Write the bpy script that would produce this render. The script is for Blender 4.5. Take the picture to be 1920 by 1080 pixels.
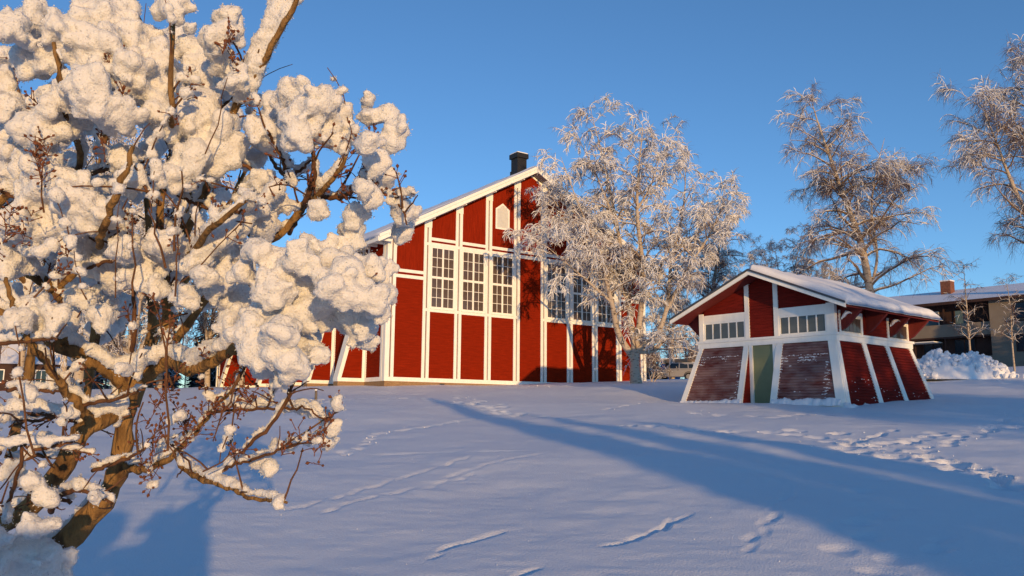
import bpy, bmesh, math, random
import numpy as np
from mathutils import Vector, Matrix

scene = bpy.context.scene
for o in list(bpy.data.objects): bpy.data.objects.remove(o)
COL = scene.collection
R = math.radians

# ------------------------------------------------------------------ camera
F_PX, PITCH, ROLL, CAM_Z = 1550.0, math.atan(235/1550), R(.45), 1.6
cam_d = bpy.data.cameras.new('camera'); cam = bpy.data.objects.new('camera', cam_d); COL.objects.link(cam)
cam_d.sensor_width = 36; cam_d.lens = 36*F_PX/1920; cam_d.clip_start = .05; cam_d.clip_end = 3000
FW = np.array([0, math.cos(PITCH), math.sin(PITCH)]); U0 = np.array([0, -math.sin(PITCH), math.cos(PITCH)]); R0 = np.array([1., 0, 0])
RT = math.cos(ROLL)*R0 + math.sin(ROLL)*U0; UP = -math.sin(ROLL)*R0 + math.cos(ROLL)*U0
cam.matrix_world = Matrix(((RT[0], UP[0], -FW[0], 0), (RT[1], UP[1], -FW[1], 0), (RT[2], UP[2], -FW[2], CAM_Z), (0, 0, 0, 1)))
scene.camera = cam
def at(x, y, Y):
    """point of the place at depth Y (metres ahead) along the sight line through photo point x, y"""
    d = FW + RT*(x-960)/F_PX + UP*(540-y)/F_PX
    return np.array([0, 0, CAM_Z]) + d*(Y/d[1])

# ------------------------------------------------------------------ sky, sun, exposure
SUN_AZ, SUN_EL = R(163.3), R(5.7)          # clockwise from +Y: low sun behind, a little to the right
world = bpy.data.worlds.new('World'); scene.world = world; world.use_nodes = True
wn = world.node_tree.nodes; wl = world.node_tree.links
sky = wn.new('ShaderNodeTexSky'); sky.sky_type = 'NISHITA'; sky.sun_disc = False
sky.sun_elevation = SUN_EL; sky.sun_rotation = SUN_AZ; sky.altitude = 300
sky.air_density = .82; sky.dust_density = 0; sky.ozone_density = 3.3
grade = wn.new('ShaderNodeMix'); grade.data_type = 'RGBA'; grade.blend_type = 'MULTIPLY'; grade.inputs[0].default_value = 1
grade.inputs[7].default_value = (1, 1, 1, 1)
wl.new(sky.outputs[0], grade.inputs[6]); wl.new(grade.outputs[2], wn['Background'].inputs[0])
wn['Background'].inputs[1].default_value = .138
sun_d = bpy.data.lights.new('sun', 'SUN'); sun_d.energy = 2.4; sun_d.angle = R(.5); sun_d.color = (1, .62, .26)
sun = bpy.data.objects.new('sun', sun_d); COL.objects.link(sun)
SDIR = Vector((math.sin(SUN_AZ)*math.cos(SUN_EL), math.cos(SUN_AZ)*math.cos(SUN_EL), math.sin(SUN_EL)))
sun.rotation_euler = SDIR.to_track_quat('Z', 'Y').to_euler(); sun.location = (20, -60, 30)
scene.view_settings.view_transform = 'Standard'; scene.view_settings.look = 'None'
scene.view_settings.exposure = .75; scene.view_settings.gamma = 1
scene.render.engine = 'CYCLES'
scene.render.resolution_x, scene.render.resolution_y = 1024, 576

# ------------------------------------------------------------------ helpers
rng = np.random.default_rng(7)
def hash3(ix, iy, iz):
    h = (ix.astype(np.int64)*374761393 + iy.astype(np.int64)*668265263 + iz.astype(np.int64)*2147483647) & 0xffffffff
    h = ((h ^ (h >> 13))*1274126177) & 0xffffffff
    return ((h ^ (h >> 16)) & 0xffff)/65535.0
def vnoise(x, y, z=None):
    x = np.asarray(x, float); y = np.asarray(y, float); z = np.zeros_like(x) if z is None else np.asarray(z, float)
    ix, iy, iz = np.floor(x), np.floor(y), np.floor(z); fx, fy, fz = x-ix, y-iy, z-iz
    fx, fy, fz = [t*t*(3-2*t) for t in (fx, fy, fz)]; r = 0
    for a in (0, 1):
        for b in (0, 1):
            for c in (0, 1):
                r = r + hash3(ix+a, iy+b, iz+c)*(fx if a else 1-fx)*(fy if b else 1-fy)*(fz if c else 1-fz)
    return r*2-1
def tag(o, label=None, cat=None, group=None, kind=None):
    if label: o['label'] = label
    if cat: o['category'] = cat
    if group: o['group'] = group
    if kind: o['kind'] = kind
    return o
def empty(name, loc, rz=0):
    o = bpy.data.objects.new(name, None); COL.objects.link(o); o.location = loc; o.rotation_euler = (0, 0, rz); o.empty_display_size = .3
    return o
def link(name, me, mat, parent=None, smooth=False):
    o = bpy.data.objects.new(name, me); COL.objects.link(o)
    if mat and not me.materials: me.materials.append(mat)
    if parent: o.parent = parent
    if smooth: me.polygons.foreach_set('use_smooth', np.ones(len(me.polygons), bool))
    return o
def mesh(name, v, f, mat, parent=None, smooth=False):
    me = bpy.data.meshes.new(name); me.from_pydata([tuple(map(float, p)) for p in v], [], f); me.update()
    return link(name, me, mat, parent, smooth)
def npmesh(name, v, quads=None, tris=None, mat=None, parent=None, smooth=False):
    me = bpy.data.meshes.new(name); v = np.asarray(v, np.float32); me.vertices.add(len(v)); me.vertices.foreach_set('co', v.ravel())
    nq = 0 if quads is None else len(quads); nt = 0 if tris is None else len(tris)
    li = np.concatenate([a.ravel() for a in (quads, tris) if a is not None]).astype(np.int32)
    st = np.concatenate([np.arange(nq)*4, nq*4+np.arange(nt)*3]).astype(np.int32)
    me.loops.add(len(li)); me.loops.foreach_set('vertex_index', li)
    me.polygons.add(nq+nt); me.polygons.foreach_set('loop_start', st)
    me.polygons.foreach_set('loop_total', np.concatenate([np.full(nq, 4), np.full(nt, 3)]).astype(np.int32))
    me.update(calc_edges=True); me.validate()
    return link(name, me, mat, parent, smooth)
BOXF = [(0, 3, 2, 1), (4, 5, 6, 7), (0, 1, 5, 4), (1, 2, 6, 5), (2, 3, 7, 6), (3, 0, 4, 7)]
def boxv(x0, x1, y0, y1, z0, z1):
    return [(x0, y0, z0), (x1, y0, z0), (x1, y1, z0), (x0, y1, z0), (x0, y0, z1), (x1, y0, z1), (x1, y1, z1), (x0, y1, z1)]
def box(name, x0, x1, y0, y1, z0, z1, mat, parent=None):
    return mesh(name, boxv(x0, x1, y0, y1, z0, z1), BOXF, mat, parent)
def boxes(name, bs, mat, parent=None):
    v, f = [], []
    for b in bs:
        n = len(v); v += boxv(*b); f += [tuple(i+n for i in q) for q in BOXF]
    return mesh(name, v, f, mat, parent)
def slab(name, quad, th, mat, parent=None):
    """board: planar outline (counter-clockwise seen from outside) given thickness th inwards"""
    q = [Vector(p) for p in quad]; n = (q[1]-q[0]).cross(q[2]-q[0]).normalized(); k = len(q)
    v = q + [p-n*th for p in q]
    f = [tuple(range(k)), tuple(range(2*k-1, k-1, -1))] + [(i, i+k, (i+1) % k+k, (i+1) % k) for i in range(k)]
    return mesh(name, v, f, mat, parent)
def clap(name, quad, nb, step, mat, parent=None, vertical=False):
    """lapped boards over a quad a,b (bottom) c,d (top), outside facing by right-hand rule; every board a wedge of its own"""
    a, b, c, d = [Vector(p) for p in quad]
    if vertical: a, b, c, d = b, c, d, a
    nrm = (b-a).cross(d-a)
    if nrm.length < 1e-9: nrm = (b-a).cross(c-a)
    nrm.normalize(); v, f = [], []
    for i in range(nb):
        t0, t1 = i/nb, (i+1)/nb
        l0, l1, r0, r1 = a.lerp(d, t0), a.lerp(d, t1), b.lerp(c, t0), b.lerp(c, t1); k = len(v)
        if vertical:
            dd = step*(.5+.5*(i % 2)); v += [l0+nrm*dd, r0+nrm*dd, r1+nrm*dd, l1+nrm*dd, l0, r0, r1, l1]
            f += [(k, k+1, k+2, k+3), (k, k+4, k+5, k+1), (k+3, k+2, k+6, k+7)]
        else:
            v += [l0, r0, l0+nrm*step, r0+nrm*step, l1+nrm*step*.15, r1+nrm*step*.15]
            f += [(k, k+1, k+3, k+2), (k+2, k+3, k+5, k+4)]
    return mesh(name, v, f, mat, parent)
def copy_tree(o, parent=None):
    c = o.copy(); COL.objects.link(c); c.parent = parent
    for ch in list(o.children): copy_tree(ch, c)
    return c
def tubes(P, rad, k):
    """P (B,N,3) centre lines, rad (B,N): k-sided tubes as verts, quads"""
    P = np.asarray(P, float); B, N = P.shape[:2]
    T = np.empty_like(P); T[:, 1:-1] = P[:, 2:]-P[:, :-2]; T[:, 0] = P[:, 1]-P[:, 0]; T[:, -1] = P[:, -1]-P[:, -2]
    T /= np.linalg.norm(T, axis=2, keepdims=True)+1e-9
    ref = np.where(np.abs(T[:, :1, 2:3]) > .9, np.array([1., 0, 0]), np.array([0, 0, 1.]))
    A = np.cross(T, np.broadcast_to(ref, T.shape)); A /= np.linalg.norm(A, axis=2, keepdims=True)+1e-9; Bv = np.cross(T, A)
    an = np.arange(k)*2*math.pi/k
    V = P[:, :, None, :] + (A[:, :, None, :]*np.cos(an)[:, None]+Bv[:, :, None, :]*np.sin(an)[:, None])*np.asarray(rad)[:, :, None, None]
    idx = np.arange(B*N*k).reshape(B, N, k); nx = np.roll(idx, -1, 2)
    Q = np.stack([idx[:, :-1], nx[:, :-1], nx[:, 1:], idx[:, 1:]], -1).reshape(-1, 4)
    return V.reshape(-1, 3), Q
def merge(parts):
    V, Q, n = [], [], 0
    for v, q in parts: V.append(v); Q.append(q+n); n += len(v)
    return np.concatenate(V), np.concatenate(Q)
def resample(pts, rad, n):
    """smooth polyline through pts with n points"""
    pts = np.asarray(pts, float); rad = np.asarray(rad, float)
    t = np.concatenate([[0], np.cumsum(np.linalg.norm(np.diff(pts, axis=0), axis=1))]); t /= t[-1]; s = np.linspace(0, 1, n)
    m = np.gradient(pts, t, axis=0); out = np.empty((n, 3)); k = np.clip(np.searchsorted(t, s, 'right')-1, 0, len(t)-2)
    h = (t[k+1]-t[k]); u = (s-t[k])/h; u_ = u[:, None]
    out = (2*u_**3-3*u_**2+1)*pts[k]+(u_**3-2*u_**2+u_)*h[:, None]*m[k]+(-2*u_**3+3*u_**2)*pts[k+1]+(u_**3-u_**2)*h[:, None]*m[k+1]
    return out, np.interp(s, t, rad)

# ------------------------------------------------------------------ materials
def material(name, col, rough=.7, var=0., vscale=4., stretch=(1, 1, 1), bump=0., bscale=20., spec=.3, col2=None, fac=(.4, .6), metal=0., detail=4):
    m = bpy.data.materials.new(name); m.use_nodes = True; N, L = m.node_tree.nodes, m.node_tree.links; b = N['Principled BSDF']
    b.inputs['Roughness'].default_value = rough; b.inputs['Specular IOR Level'].default_value = spec; b.inputs['Metallic'].default_value = metal
    b.inputs['Base Color'].default_value = (*col, 1)
    if var or bump or col2:
        tc = N.new('ShaderNodeTexCoord'); mp = N.new('ShaderNodeMapping'); mp.inputs['Scale'].default_value = stretch; L.new(tc.outputs['Object'], mp.inputs[0])
    if var or col2:
        n = N.new('ShaderNodeTexNoise'); n.inputs['Scale'].default_value = vscale; n.inputs['Detail'].default_value = detail; L.new(mp.outputs[0], n.inputs[0])
        r = N.new('ShaderNodeValToRGB'); e = r.color_ramp.elements; e[0].position, e[1].position = fac if col2 else (.25, .75)
        e[0].color = (*(col if col2 else [c*(1-var) for c in col]), 1); e[1].color = (*(col2 or [min(1, c*(1+var)) for c in col]), 1)
        L.new(n.outputs[0], r.inputs[0]); L.new(r.outputs[0], b.inputs['Base Color'])
    if bump:
        n2 = N.new('ShaderNodeTexNoise'); n2.inputs['Scale'].default_value = bscale; n2.inputs['Detail'].default_value = 5; L.new(mp.outputs[0], n2.inputs[0])
        bp = N.new('ShaderNodeBump'); bp.inputs['Strength'].default_value = bump; bp.inputs['Distance'].default_value = .02
        L.new(n2.outputs[0], bp.inputs['Height']); L.new(bp.outputs[0], b.inputs['Normal'])
    return m
M = {}
M['snow'] = material('snow', (.84, .85, .88), .6, bump=.35, bscale=60, spec=.25)
M['snow_fluff'] = material('snow_fluff', (.74, .73, .72), .75, bump=.45, bscale=160, spec=.2)
_b = M['snow_fluff'].node_tree.nodes['Principled BSDF']; _b.inputs['Subsurface Weight'].default_value = .45; _b.inputs['Subsurface Radius'].default_value = (1, .9, .8); _b.inputs['Subsurface Scale'].default_value = .012
M['red'] = material('red_boards', (.222, .0160, .0034), .85, var=.22, vscale=2.5, stretch=(.6, .6, 6), bump=.25, bscale=30, spec=.05)
M['red_up'] = material('red_boards_upright', (.225, .0168, .0040), .85, var=.24, vscale=2.5, stretch=(6, 6, .6), bump=.25, bscale=30, spec=.05)
M['red_shed'] = material('hut_red_boards', (.17, .014, .009), .8, var=.3, vscale=3, stretch=(.6, .6, 8), bump=.2, bscale=40, spec=.1)
M['red_frost'] = material('hut_frosted_boards', (.14, .026, .022), .85, vscale=1.6, stretch=(1.3, 1.3, 3.0), col2=(.27, .165, .155), fac=(.28, .6), bump=.3, bscale=60, detail=8)
M['gap'] = material('dark_red_gap', (.10, .014, .010), .8, var=.2, spec=.1)
M['white'] = material('white_paint', (.90, .885, .82), .55, var=.06, vscale=6, stretch=(1, 1, .3), bump=.06, bscale=25)
M['glass'] = material('window_glass', (.10, .072, .058), .12, var=.25, vscale=1.2, spec=.5)
M['glass_pale'] = material('hut_window_glass', (.10, .11, .11), .25, var=.2, vscale=2, spec=.5)
M['green'] = material('green_door', (.20, .22, .12), .6, var=.12, vscale=2, bump=.08)
M['brick'] = material('tan_brick', (.30, .19, .10), .85, var=.35, vscale=14, stretch=(1, 1, 3), bump=.6, bscale=30)
M['metal_dark'] = material('dark_sheet_metal', (.03, .028, .028), .5, var=.2, bump=.05, metal=.3)
M['roof_grey'] = material('roof_edge_metal', (.09, .09, .10), .5, var=.15, metal=.4)
M['soffit'] = material('grey_soffit', (.30, .27, .24), .8, var=.1)
M['soffit_red'] = material('hut_soffit', (.16, .02, .016), .8, var=.15, vscale=3, stretch=(8, .6, 1))
M['bark_lilac'] = material('lilac_bark', (.27, .155, .058), .85, vscale=30, stretch=(1, 1, .4), col2=(.10, .055, .025), fac=(.44, .66), bump=1., bscale=70, spec=.15, detail=8)
M['twig_brown'] = material('twig_bark', (.13, .062, .032), .8, var=.4, vscale=30, bump=.4, bscale=150, spec=.15)
M['seed'] = material('dry_seed', (.17, .065, .035), .8, var=.4, vscale=60, spec=.1)
M['birch_bark'] = material('birch_bark', (.46, .38, .30), .8, vscale=3.0, stretch=(1.2, 1.2, 4), col2=(.10, .075, .06), fac=(.56, .66), bump=.6, bscale=14, detail=6)
M['birch_limb'] = material('birch_limb_bark', (.20, .14, .10), .85, var=.45, vscale=5, bump=.4, bscale=30)
M['birch_twig'] = material('birch_twig', (.17, .108, .088), .85, var=.3, vscale=2)
M['frost'] = material('rime_frost', (.88, .87, .87), .8, var=.1, vscale=3)
M['needle'] = material('spruce_needles', (.035, .05, .03), .8, var=.4, vscale=3)
M['beige'] = material('beige_render', (.24, .20, .155), .85, var=.15, vscale=.8, bump=.3, bscale=10)
M['brown_dark'] = material('dark_brown_boards', (.055, .028, .022), .8, var=.3, vscale=2)
M['glass_dark'] = material('dark_glass', (.02, .03, .04), .08, var=.3, vscale=.7, spec=.6)
M['glass_blue'] = material('pale_glass', (.10, .16, .18), .15, var=.3, vscale=1, spec=.5)
M['chimney_brick'] = material('chimney_brick', (.20, .08, .05), .85, var=.4, vscale=9, bump=.5)
M['car'] = material('silver_car_paint', (.42, .40, .38), .35, spec=.5, metal=.35)
M['tyre'] = material('tyre_rubber', (.015, .015, .015), .8)
M['rim'] = material('wheel_rim', (.5, .48, .45), .4, metal=.6)
M['lamp_glass'] = material('headlight_glass', (.75, .72, .65), .1, spec=.6)
M['black'] = material('black_plastic', (.018, .018, .02), .6)
M['blue_paint'] = material('blue_sheet', (.05, .16, .40), .6, var=.2, vscale=1.5)
M['tan'] = material('tan_tarp', (.32, .21, .12), .8, var=.15, vscale=2, bump=.2)
M['post_grey'] = material('weathered_wood', (.16, .13, .10), .85, var=.3, vscale=9)

# ------------------------------------------------------------------ ground
def ground0(x, y):
    x = np.asarray(x, float); y = np.asarray(y, float)
    yc = np.clip(y, -60, 400)
    g = np.where(yc < 45, .069*yc, .069*45 + .047*np.minimum(yc-45, 60)*np.clip(1-(yc-45)/260, .4, 1))
    c = .019*np.clip(yc/45, -.3, 1.3)
    g = g + c*np.clip(x, -70, 70) + .03*np.clip(x-20, 0, 30)*np.clip(yc/45, 0, 1)
    return g
def ground_z(x, y):
    x = np.asarray(x, float); y = np.asarray(y, float)
    r = np.hypot(x, y); w = np.clip(r/10, .25, 1)
    z = ground0(x, y) + w*(.075*vnoise(x*.22+3, y*.22+9) + .03*vnoise(x*.7+5, y*.7) + .012*vnoise(x*2.1, y*2.4+4))
    # low snow mound between the hut and the hall
    z = z + .22*np.exp(-(((x-5.2)/3.2)**2+((y-37)/5.0)**2))
    z = z - .14*np.exp(-(((x-7.0)/2.6)**2+((y-30.5)/3)**2))
    return z
def gpix(x, y):
    """ground point seen at photo point x, y"""
    d = FW + RT*(x-960)/F_PX + UP*(540-y)/F_PX; lo, hi = 1., 120.
    t = np.linspace(2, 90, 1500); P = np.array([0, 0, CAM_Z])+d*t[:, None]
    k = np.argmax(P[:, 2] < ground0(P[:, 0], P[:, 1])); return P[k]
# tracks: every entry is a run of steps between ground points (photo x, y), step length, print length, width, depth, sideways wobble
TR = [([(640, 858), (712, 812), (800, 800), (905, 780)], .42, .30, .09, .06, .08),
      ([(530, 962), (640, 930), (740, 902), (890, 862)], .3, .36, .035, .028, .03),
      ([(600, 962), (700, 930), (790, 915), (900, 888)], .3, .36, .035, .026, .03),
      ([(840, 895), (930, 872), (1020, 858)], .3, .4, .035, .025, .02),
      ([(690, 853), (1010, 852)], 1.15, .95, .07, .04, .01),
      ([(560, 770), (640, 752), (760, 748), (900, 762), (985, 775)], .5, .3, .14, .12, .3),
      ([(860, 742), (940, 770), (1010, 778)], .5, .3, .14, .10, .3),
      ([(1165, 800), (1290, 808), (1345, 815), (1470, 818), (1560, 832), (1640, 845), (1760, 868), (1900, 905), (1990, 935)], .5, .34, .15, .13, .22),
      ([(1500, 812), (1640, 848), (1780, 880), (1930, 925)], .55, .34, .15, .12, .35),
      ([(1560, 850), (1700, 830), (1920, 800)], .5, .34, .13, .09, .15),
      ([(1590, 840), (1675, 812)], .45, .40, .06, .07, .03),
      ([(1720, 850), (1830, 820), (1920, 775)], .5, .3, .10, .07, .10),
      ([(1140, 1024), (1200, 1005), (1278, 972)], .22, .40, .035, .030, .01),
      ([(1395, 1032), (1425, 1000), (1450, 965), (1490, 915)], .3, .34, .045, .018, .03),
      ([(1540, 1078), (1600, 1020), (1640, 960), (1620, 900)], .45, .3, .12, .035, .2),
      ([(1640, 1060), (1720, 1035), (1800, 1010)], .4, .3, .08, .035, .1),
      ([(800, 1048), (860, 1020), (930, 1000)], .24, .36, .03, .025, .02),
      ([(960, 1085), (1025, 1065)], .24, .36, .03, .025, .02),
      ([(1240, 770), (1420, 783), (1560, 776)], .5, .3, .15, .08, .25),
      ([(1660, 718), (1800, 704), (1925, 700)], .6, .5, .18, .08, .1),
      ([(900, 724), (1040, 724), (1140, 728)], .6, .4, .2, .10, .25),
      ([(770, 727), (880, 724)], .6, .4, .2, .10, .25),
      ([(1130, 770), (1230, 752)], .6, .45, .08, .06, .05)]
prints = []
for pts, st, ln, wd, dp, wob in TR:
    G = np.array([gpix(*p) for p in pts])
    for a, b in zip(G[:-1], G[1:]):
        d = (b-a)[:2]; L = np.hypot(*d); d = d/L; n = max(1, int(L/st))
        for i in range(n):
            s = (i+rng.uniform(.3, .7))/n; off = rng.normal()*wob*.6 + (wob*.5 if i % 2 else -wob*.5); p = a[:2]+(b-a)[:2]*s+np.array([-d[1], d[0]])*off
            j = rng.normal()*.12; dd = np.array([d[0]-d[1]*j, d[1]+d[0]*j])
            prints.append((p[0], p[1], dd[0], dd[1], ln*rng.uniform(.8, 1.2), wd*rng.uniform(.85, 1.2), dp*rng.uniform(.6, 1.15)))
ang = np.concatenate([np.arange(-35, 35, .125), np.arange(36, 324, 3.)])*math.pi/180
rad = np.concatenate([np.geomspace(.35, 4.5, 40, endpoint=False), np.geomspace(4.5, 46, 350, endpoint=False), np.geomspace(46, 900, 70)])
A_, R_ = np.meshgrid(ang, rad); gx, gy = (R_*np.sin(A_)).ravel(), (R_*np.cos(A_)).ravel()
gz = ground_z(gx, gy)
order = np.argsort(gy); gys = gy[order]
for px_, py_, dx, dy, ln, wd, dp in prints:
    i0, i1 = np.searchsorted(gys, [py_-1.2, py_+1.2]); ii = order[i0:i1]; ii = ii[np.abs(gx[ii]-px_) < 1.2]
    ex, ey = gx[ii]-px_, gy[ii]-py_; u = (ex*dx+ey*dy)/(ln*.5); v = (-ex*dy+ey*dx)/wd
    wv = vnoise(ex*4+px_*3, ey*4+py_*5); u = u*(1+.35*wv)+.25*vnoise(ex*7+px_, ey*7); v = v*(1+.3*wv)+.3*vnoise(ex*6, ey*6+py_)
    q = (np.abs(u)**2.2+np.abs(v)**2.)
    gz[ii] += -dp*np.exp(-q*.9) + dp*.30*np.exp(-((np.sqrt(q)-1.55)/.35)**2)*(.6+.6*vnoise(ex*9+px_, ey*9))
# small crumbs and wind ripples near the walked places
gz += .006*vnoise(gx*5.1, gy*9.3)*np.clip(1-np.hypot(gx, gy)/40, 0, 1)
na, nr = len(ang), len(rad); idx = np.arange(na*nr).reshape(nr, na); nx = np.roll(idx, -1, 1)
Q = np.stack([idx[:-1], nx[:-1], nx[1:], idx[1:]], -1).reshape(-1, 4)
gv = np.concatenate([np.stack([gx, gy, gz], 1), [[0, 0, float(ground_z(0, 0))]]]); c = len(gv)-1
T3 = np.stack([np.full(na, c), nx[0], idx[0]], 1)
M['ground_snow'] = material('ground_snow', (.82, .84, .88), .55, bump=.5, bscale=55, spec=.3)
ground = npmesh('snow_ground', gv, Q, T3, M['ground_snow'], smooth=True); tag(ground, 'snow field with trodden tracks rising gently towards the hall', kind='structure')

# ------------------------------------------------------------------ the red hall
HP = at(720.7, 714, 44)
hall = empty('timber_hall', HP, R(35))
tag(hall, 'large red timber hall with white framing, tall gable windows and a dark chimney', 'hall')
HW, HL, SL, WT = 19.06, 31.0, .536, 7.88                     # width, length, roof slope, wall top at the corner
GAPS = [.26, 2.40, 4.44, 6.48, 8.52, 10.54, 12.58, 14.62, 16.66, 18.80]
def wtop(x): return WT + SL*min(x, HW-x)
# wall body behind the boards
AP = wtop(HW/2)
def gable(y): return [(0.04, y, -.9), (HW-.04, y, -.9), (HW-.04, y, WT), (HW/2, y, AP), (0.04, y, WT)]
v = gable(.05)+gable(HL)
mesh('wall', v, [(0, 1, 2, 3, 4), (9, 8, 7, 6, 5)] + [(i, i+5, (i+1) % 5+5, (i+1) % 5) for i in range(5)], M['gap'], hall)
box('foundation', -.02, HW+.02, -.03, .3, -1.2, -.001, M['brick'], hall); box('foundation', -.02, .3, .3, HL, -1.2, -.001, M['brick'], hall)
box('vent', 3.35, 3.65, -.045, 0, -.26, -.06, M['black'], hall)
box('base_board', .03, HW-.03, -.06, .05, 0, .22, M['white'], hall)
def bx2(name, x0, x1, z0, z1, y0=-.05, m='white', par=None): return box(name, x0, x1, y0, .05, z0, z1, M[m], par or hall)
# double posts, each board its own piece, with cap and cross ties
for i, g in enumerate(GAPS):
    for s in (-1, 1):
        a, b = (g-.225, g-.045) if s < 0 else (g+.045, g+.225)
        if i == 0 and s < 0: a = 0.0
        if i == 9 and s > 0: b = HW
        za, zb = wtop(a)-.02, wtop(b)-.02
        slab('post', [(a, -.055, .22), (b, -.055, .22), (b, -.055, zb), (a, -.055, za)], .105, M['white'], hall)
    if 0 < i < 9:
        z = wtop(g); box('post_cap', g-.24, g+.24, -.075, -.055, z-.55, z-.13, M['white'], hall)
        box('purlin_end', g-.13, g+.13, -.62, -.03, z-.12, z+.06, M['white'], hall)
    for z in ([3.9, 7.62] if 0 < i < 9 else [5.7]) + ([1.05] if i in (6, 7) else []):
        box('tie', g-.05, g+.05, -.052, .05, z, z+.16, M['white'], hall)
def hpanel(x0, x1, z0, z1, nm='board_panel'):
    return clap(nm, [(x0, .0, z0), (x1, .0, z0), (x1, .0, z1), (x0, .0, z1)], max(2, int((z1-z0)/.135)), .022, M['red'], hall)
def vpanel(x0, x1, z0):
    xs = [x0, x1]
    if x0 < HW/2 < x1:
        for a, b in ((x0, HW/2), (HW/2, x1)):
            clap('upright_board_panel', [(a, 0, z0), (b, 0, z0), (b, 0, wtop(b)-.02), (a, 0, wtop(a)-.02)], int((b-a)/.11), .018, M['red_up'], hall, True)
    else:
        clap('upright_board_panel', [(x0, 0, z0), (x1, 0, z0), (x1, 0, wtop(x1)-.02), (x0, 0, wtop(x0)-.02)], int((x1-x0)/.11), .018, M['red_up'], hall, True)
    zs = lambda x: wtop(x)-.03
    seg = [(x0, HW/2), (HW/2, x1)] if x0 < HW/2 < x1 else [(x0, x1)]
    for a, b in seg:
        slab('raking_trim', [(a, -.035, zs(a)-.12), (b, -.035, zs(b)-.12), (b, -.035, zs(b)), (a, -.035, zs(a))], .08, M['white'], hall)
PANE = {}
M['shutter'] = material('pale_shutter', (.62, .62, .60), .5, var=.1)
def window(par, x0, x1, z0, z1, cols, rows, frame, mun, name='window', y=-.03, gm='glass', depth=.05, axis='x', extra=None):
    """frame + muntins as one part with every pane a sub-part; cols/rows: lists of pane counts per sash"""
    bs = []; ys = (y, depth); panes = []
    bs += [(x0, x0+frame, *ys, z0, z1), (x1-frame, x1, *ys, z0, z1), (x0+frame, x1-frame, *ys, z0, z0+frame), (x0+frame, x1-frame, *ys, z1-frame, z1)]
    X0, X1, Z0, Z1 = x0+frame, x1-frame, z0+frame, z1-frame
    def cuts(a, b, counts, thick):
        n = len(counts); w = (b-a-thick*(n-1))/n; bars, cells = [], []
        for i, c in enumerate(counts):
            s = a+i*(w+thick)
            if i: bars.append((s-thick, s, 0))
            pw = (w-mun*(c-1))/c
            for j in range(c):
                p = s+j*(pw+mun); cells.append((p, p+pw))
                if j: bars.append((p-mun, p, 1))
        return bars, cells
    cb, cc = cuts(X0, X1, cols, frame*1.1); rb, rc = cuts(Z0, Z1, rows, frame*1.3)
    for a, b, k in cb: bs.append((a, b, y+.006+.012*k, depth, Z0, Z1))
    for a, b, k in rb: bs.append((X0, X1, y+.010+.014*k, depth-.004, a, b))
    if axis == 'y': bs = [(b[2], b[3], b[0], b[1], b[4], b[5]) for b in bs]
    w = boxes(name, bs, M['white'], par)
    for a, b in cc:
        for c, d in rc:
            key = (name, gm, axis, round(b-a, 3), round(d-c, 3), par.name)
            if key not in PANE:
                me = bpy.data.meshes.new('pane'); hw, hh = (b-a)/2+.006, (d-c)/2+.006
                v = boxv(-hw, hw, -.006, .006, -hh, hh) if axis == 'x' else boxv(-.006, .006, -hw, hw, -hh, hh)
                me.from_pydata(v, [], BOXF); me.materials.append(M[gm]); PANE[key] = me
            p = bpy.data.objects.new('pane', PANE[key]); COL.objects.link(p); p.parent = w
            p.location = ((a+b)/2, y+.035, (c+d)/2) if axis == 'x' else (y+.035, (a+b)/2, (c+d)/2)
            t = rng.normal(0, .018, 2); p.rotation_euler = (t[0], 0, t[1]) if axis == 'x' else (0, t[0], t[1])
    return w
for i in range(9):
    x0, x1 = GAPS[i]+.225, GAPS[i+1]-.225
    if i in (0, 8):
        hpanel(x0, x1, .22, 5.62); bx2('rail', x0, x1, 5.62, 5.80); hpanel(x0, x1, 5.80, 5.93, 'board_strip'); bx2('rail', x0, x1, 5.93, 6.10); vpanel(x0, x1, 6.10)
    else:
        win = i != 4
        hpanel(x0, x1, .22, 3.88 if win else 7.60)
        if win:
            bx2('rail', x0, x1, 3.88, 4.03); box('sill', x0+.02, x1-.02, -.11, .05, 4.03, 4.08, M['white'], hall)
            window(hall, x0, x1, 4.08, 7.60, [2, 2], [3, 3], .10, .03)
        bx2('rail', x0, x1, 7.60, 7.80); hpanel(x0, x1, 7.80, 7.92, 'board_strip'); bx2('rail', x0, x1, 7.92, 8.09); vpanel(x0, x1, 8.09)
for cx in (7.45, HW-7.45):                                   # small gable windows with pointed heads
    o = [(cx-.5, 9.18), (cx+.5, 9.18), (cx+.5, 10.42), (cx, 10.78), (cx-.5, 10.42)]; k = [(cx-.40, 9.28), (cx+.40, 9.28), (cx+.40, 10.37), (cx, 10.66), (cx-.40, 10.37)]
    v = [(x, -.05, z) for x, z in o]+[(x, -.05, z) for x, z in k]+[(x, .04, z) for x, z in o]+[(x, .04, z) for x, z in k]
    f = []
    for j in range(5):
        n = (j+1) % 5; f += [(j, n, n+5, j+5), (j+5, n+5, n+15, j+15), (j, j+10, n+10, n)]
    w = mesh('gable_window', v, f, M['white'], hall)
    slab('shutter_pane', [(x, -.036, z) for x, z in k], .03, M['shutter'], w)
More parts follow.
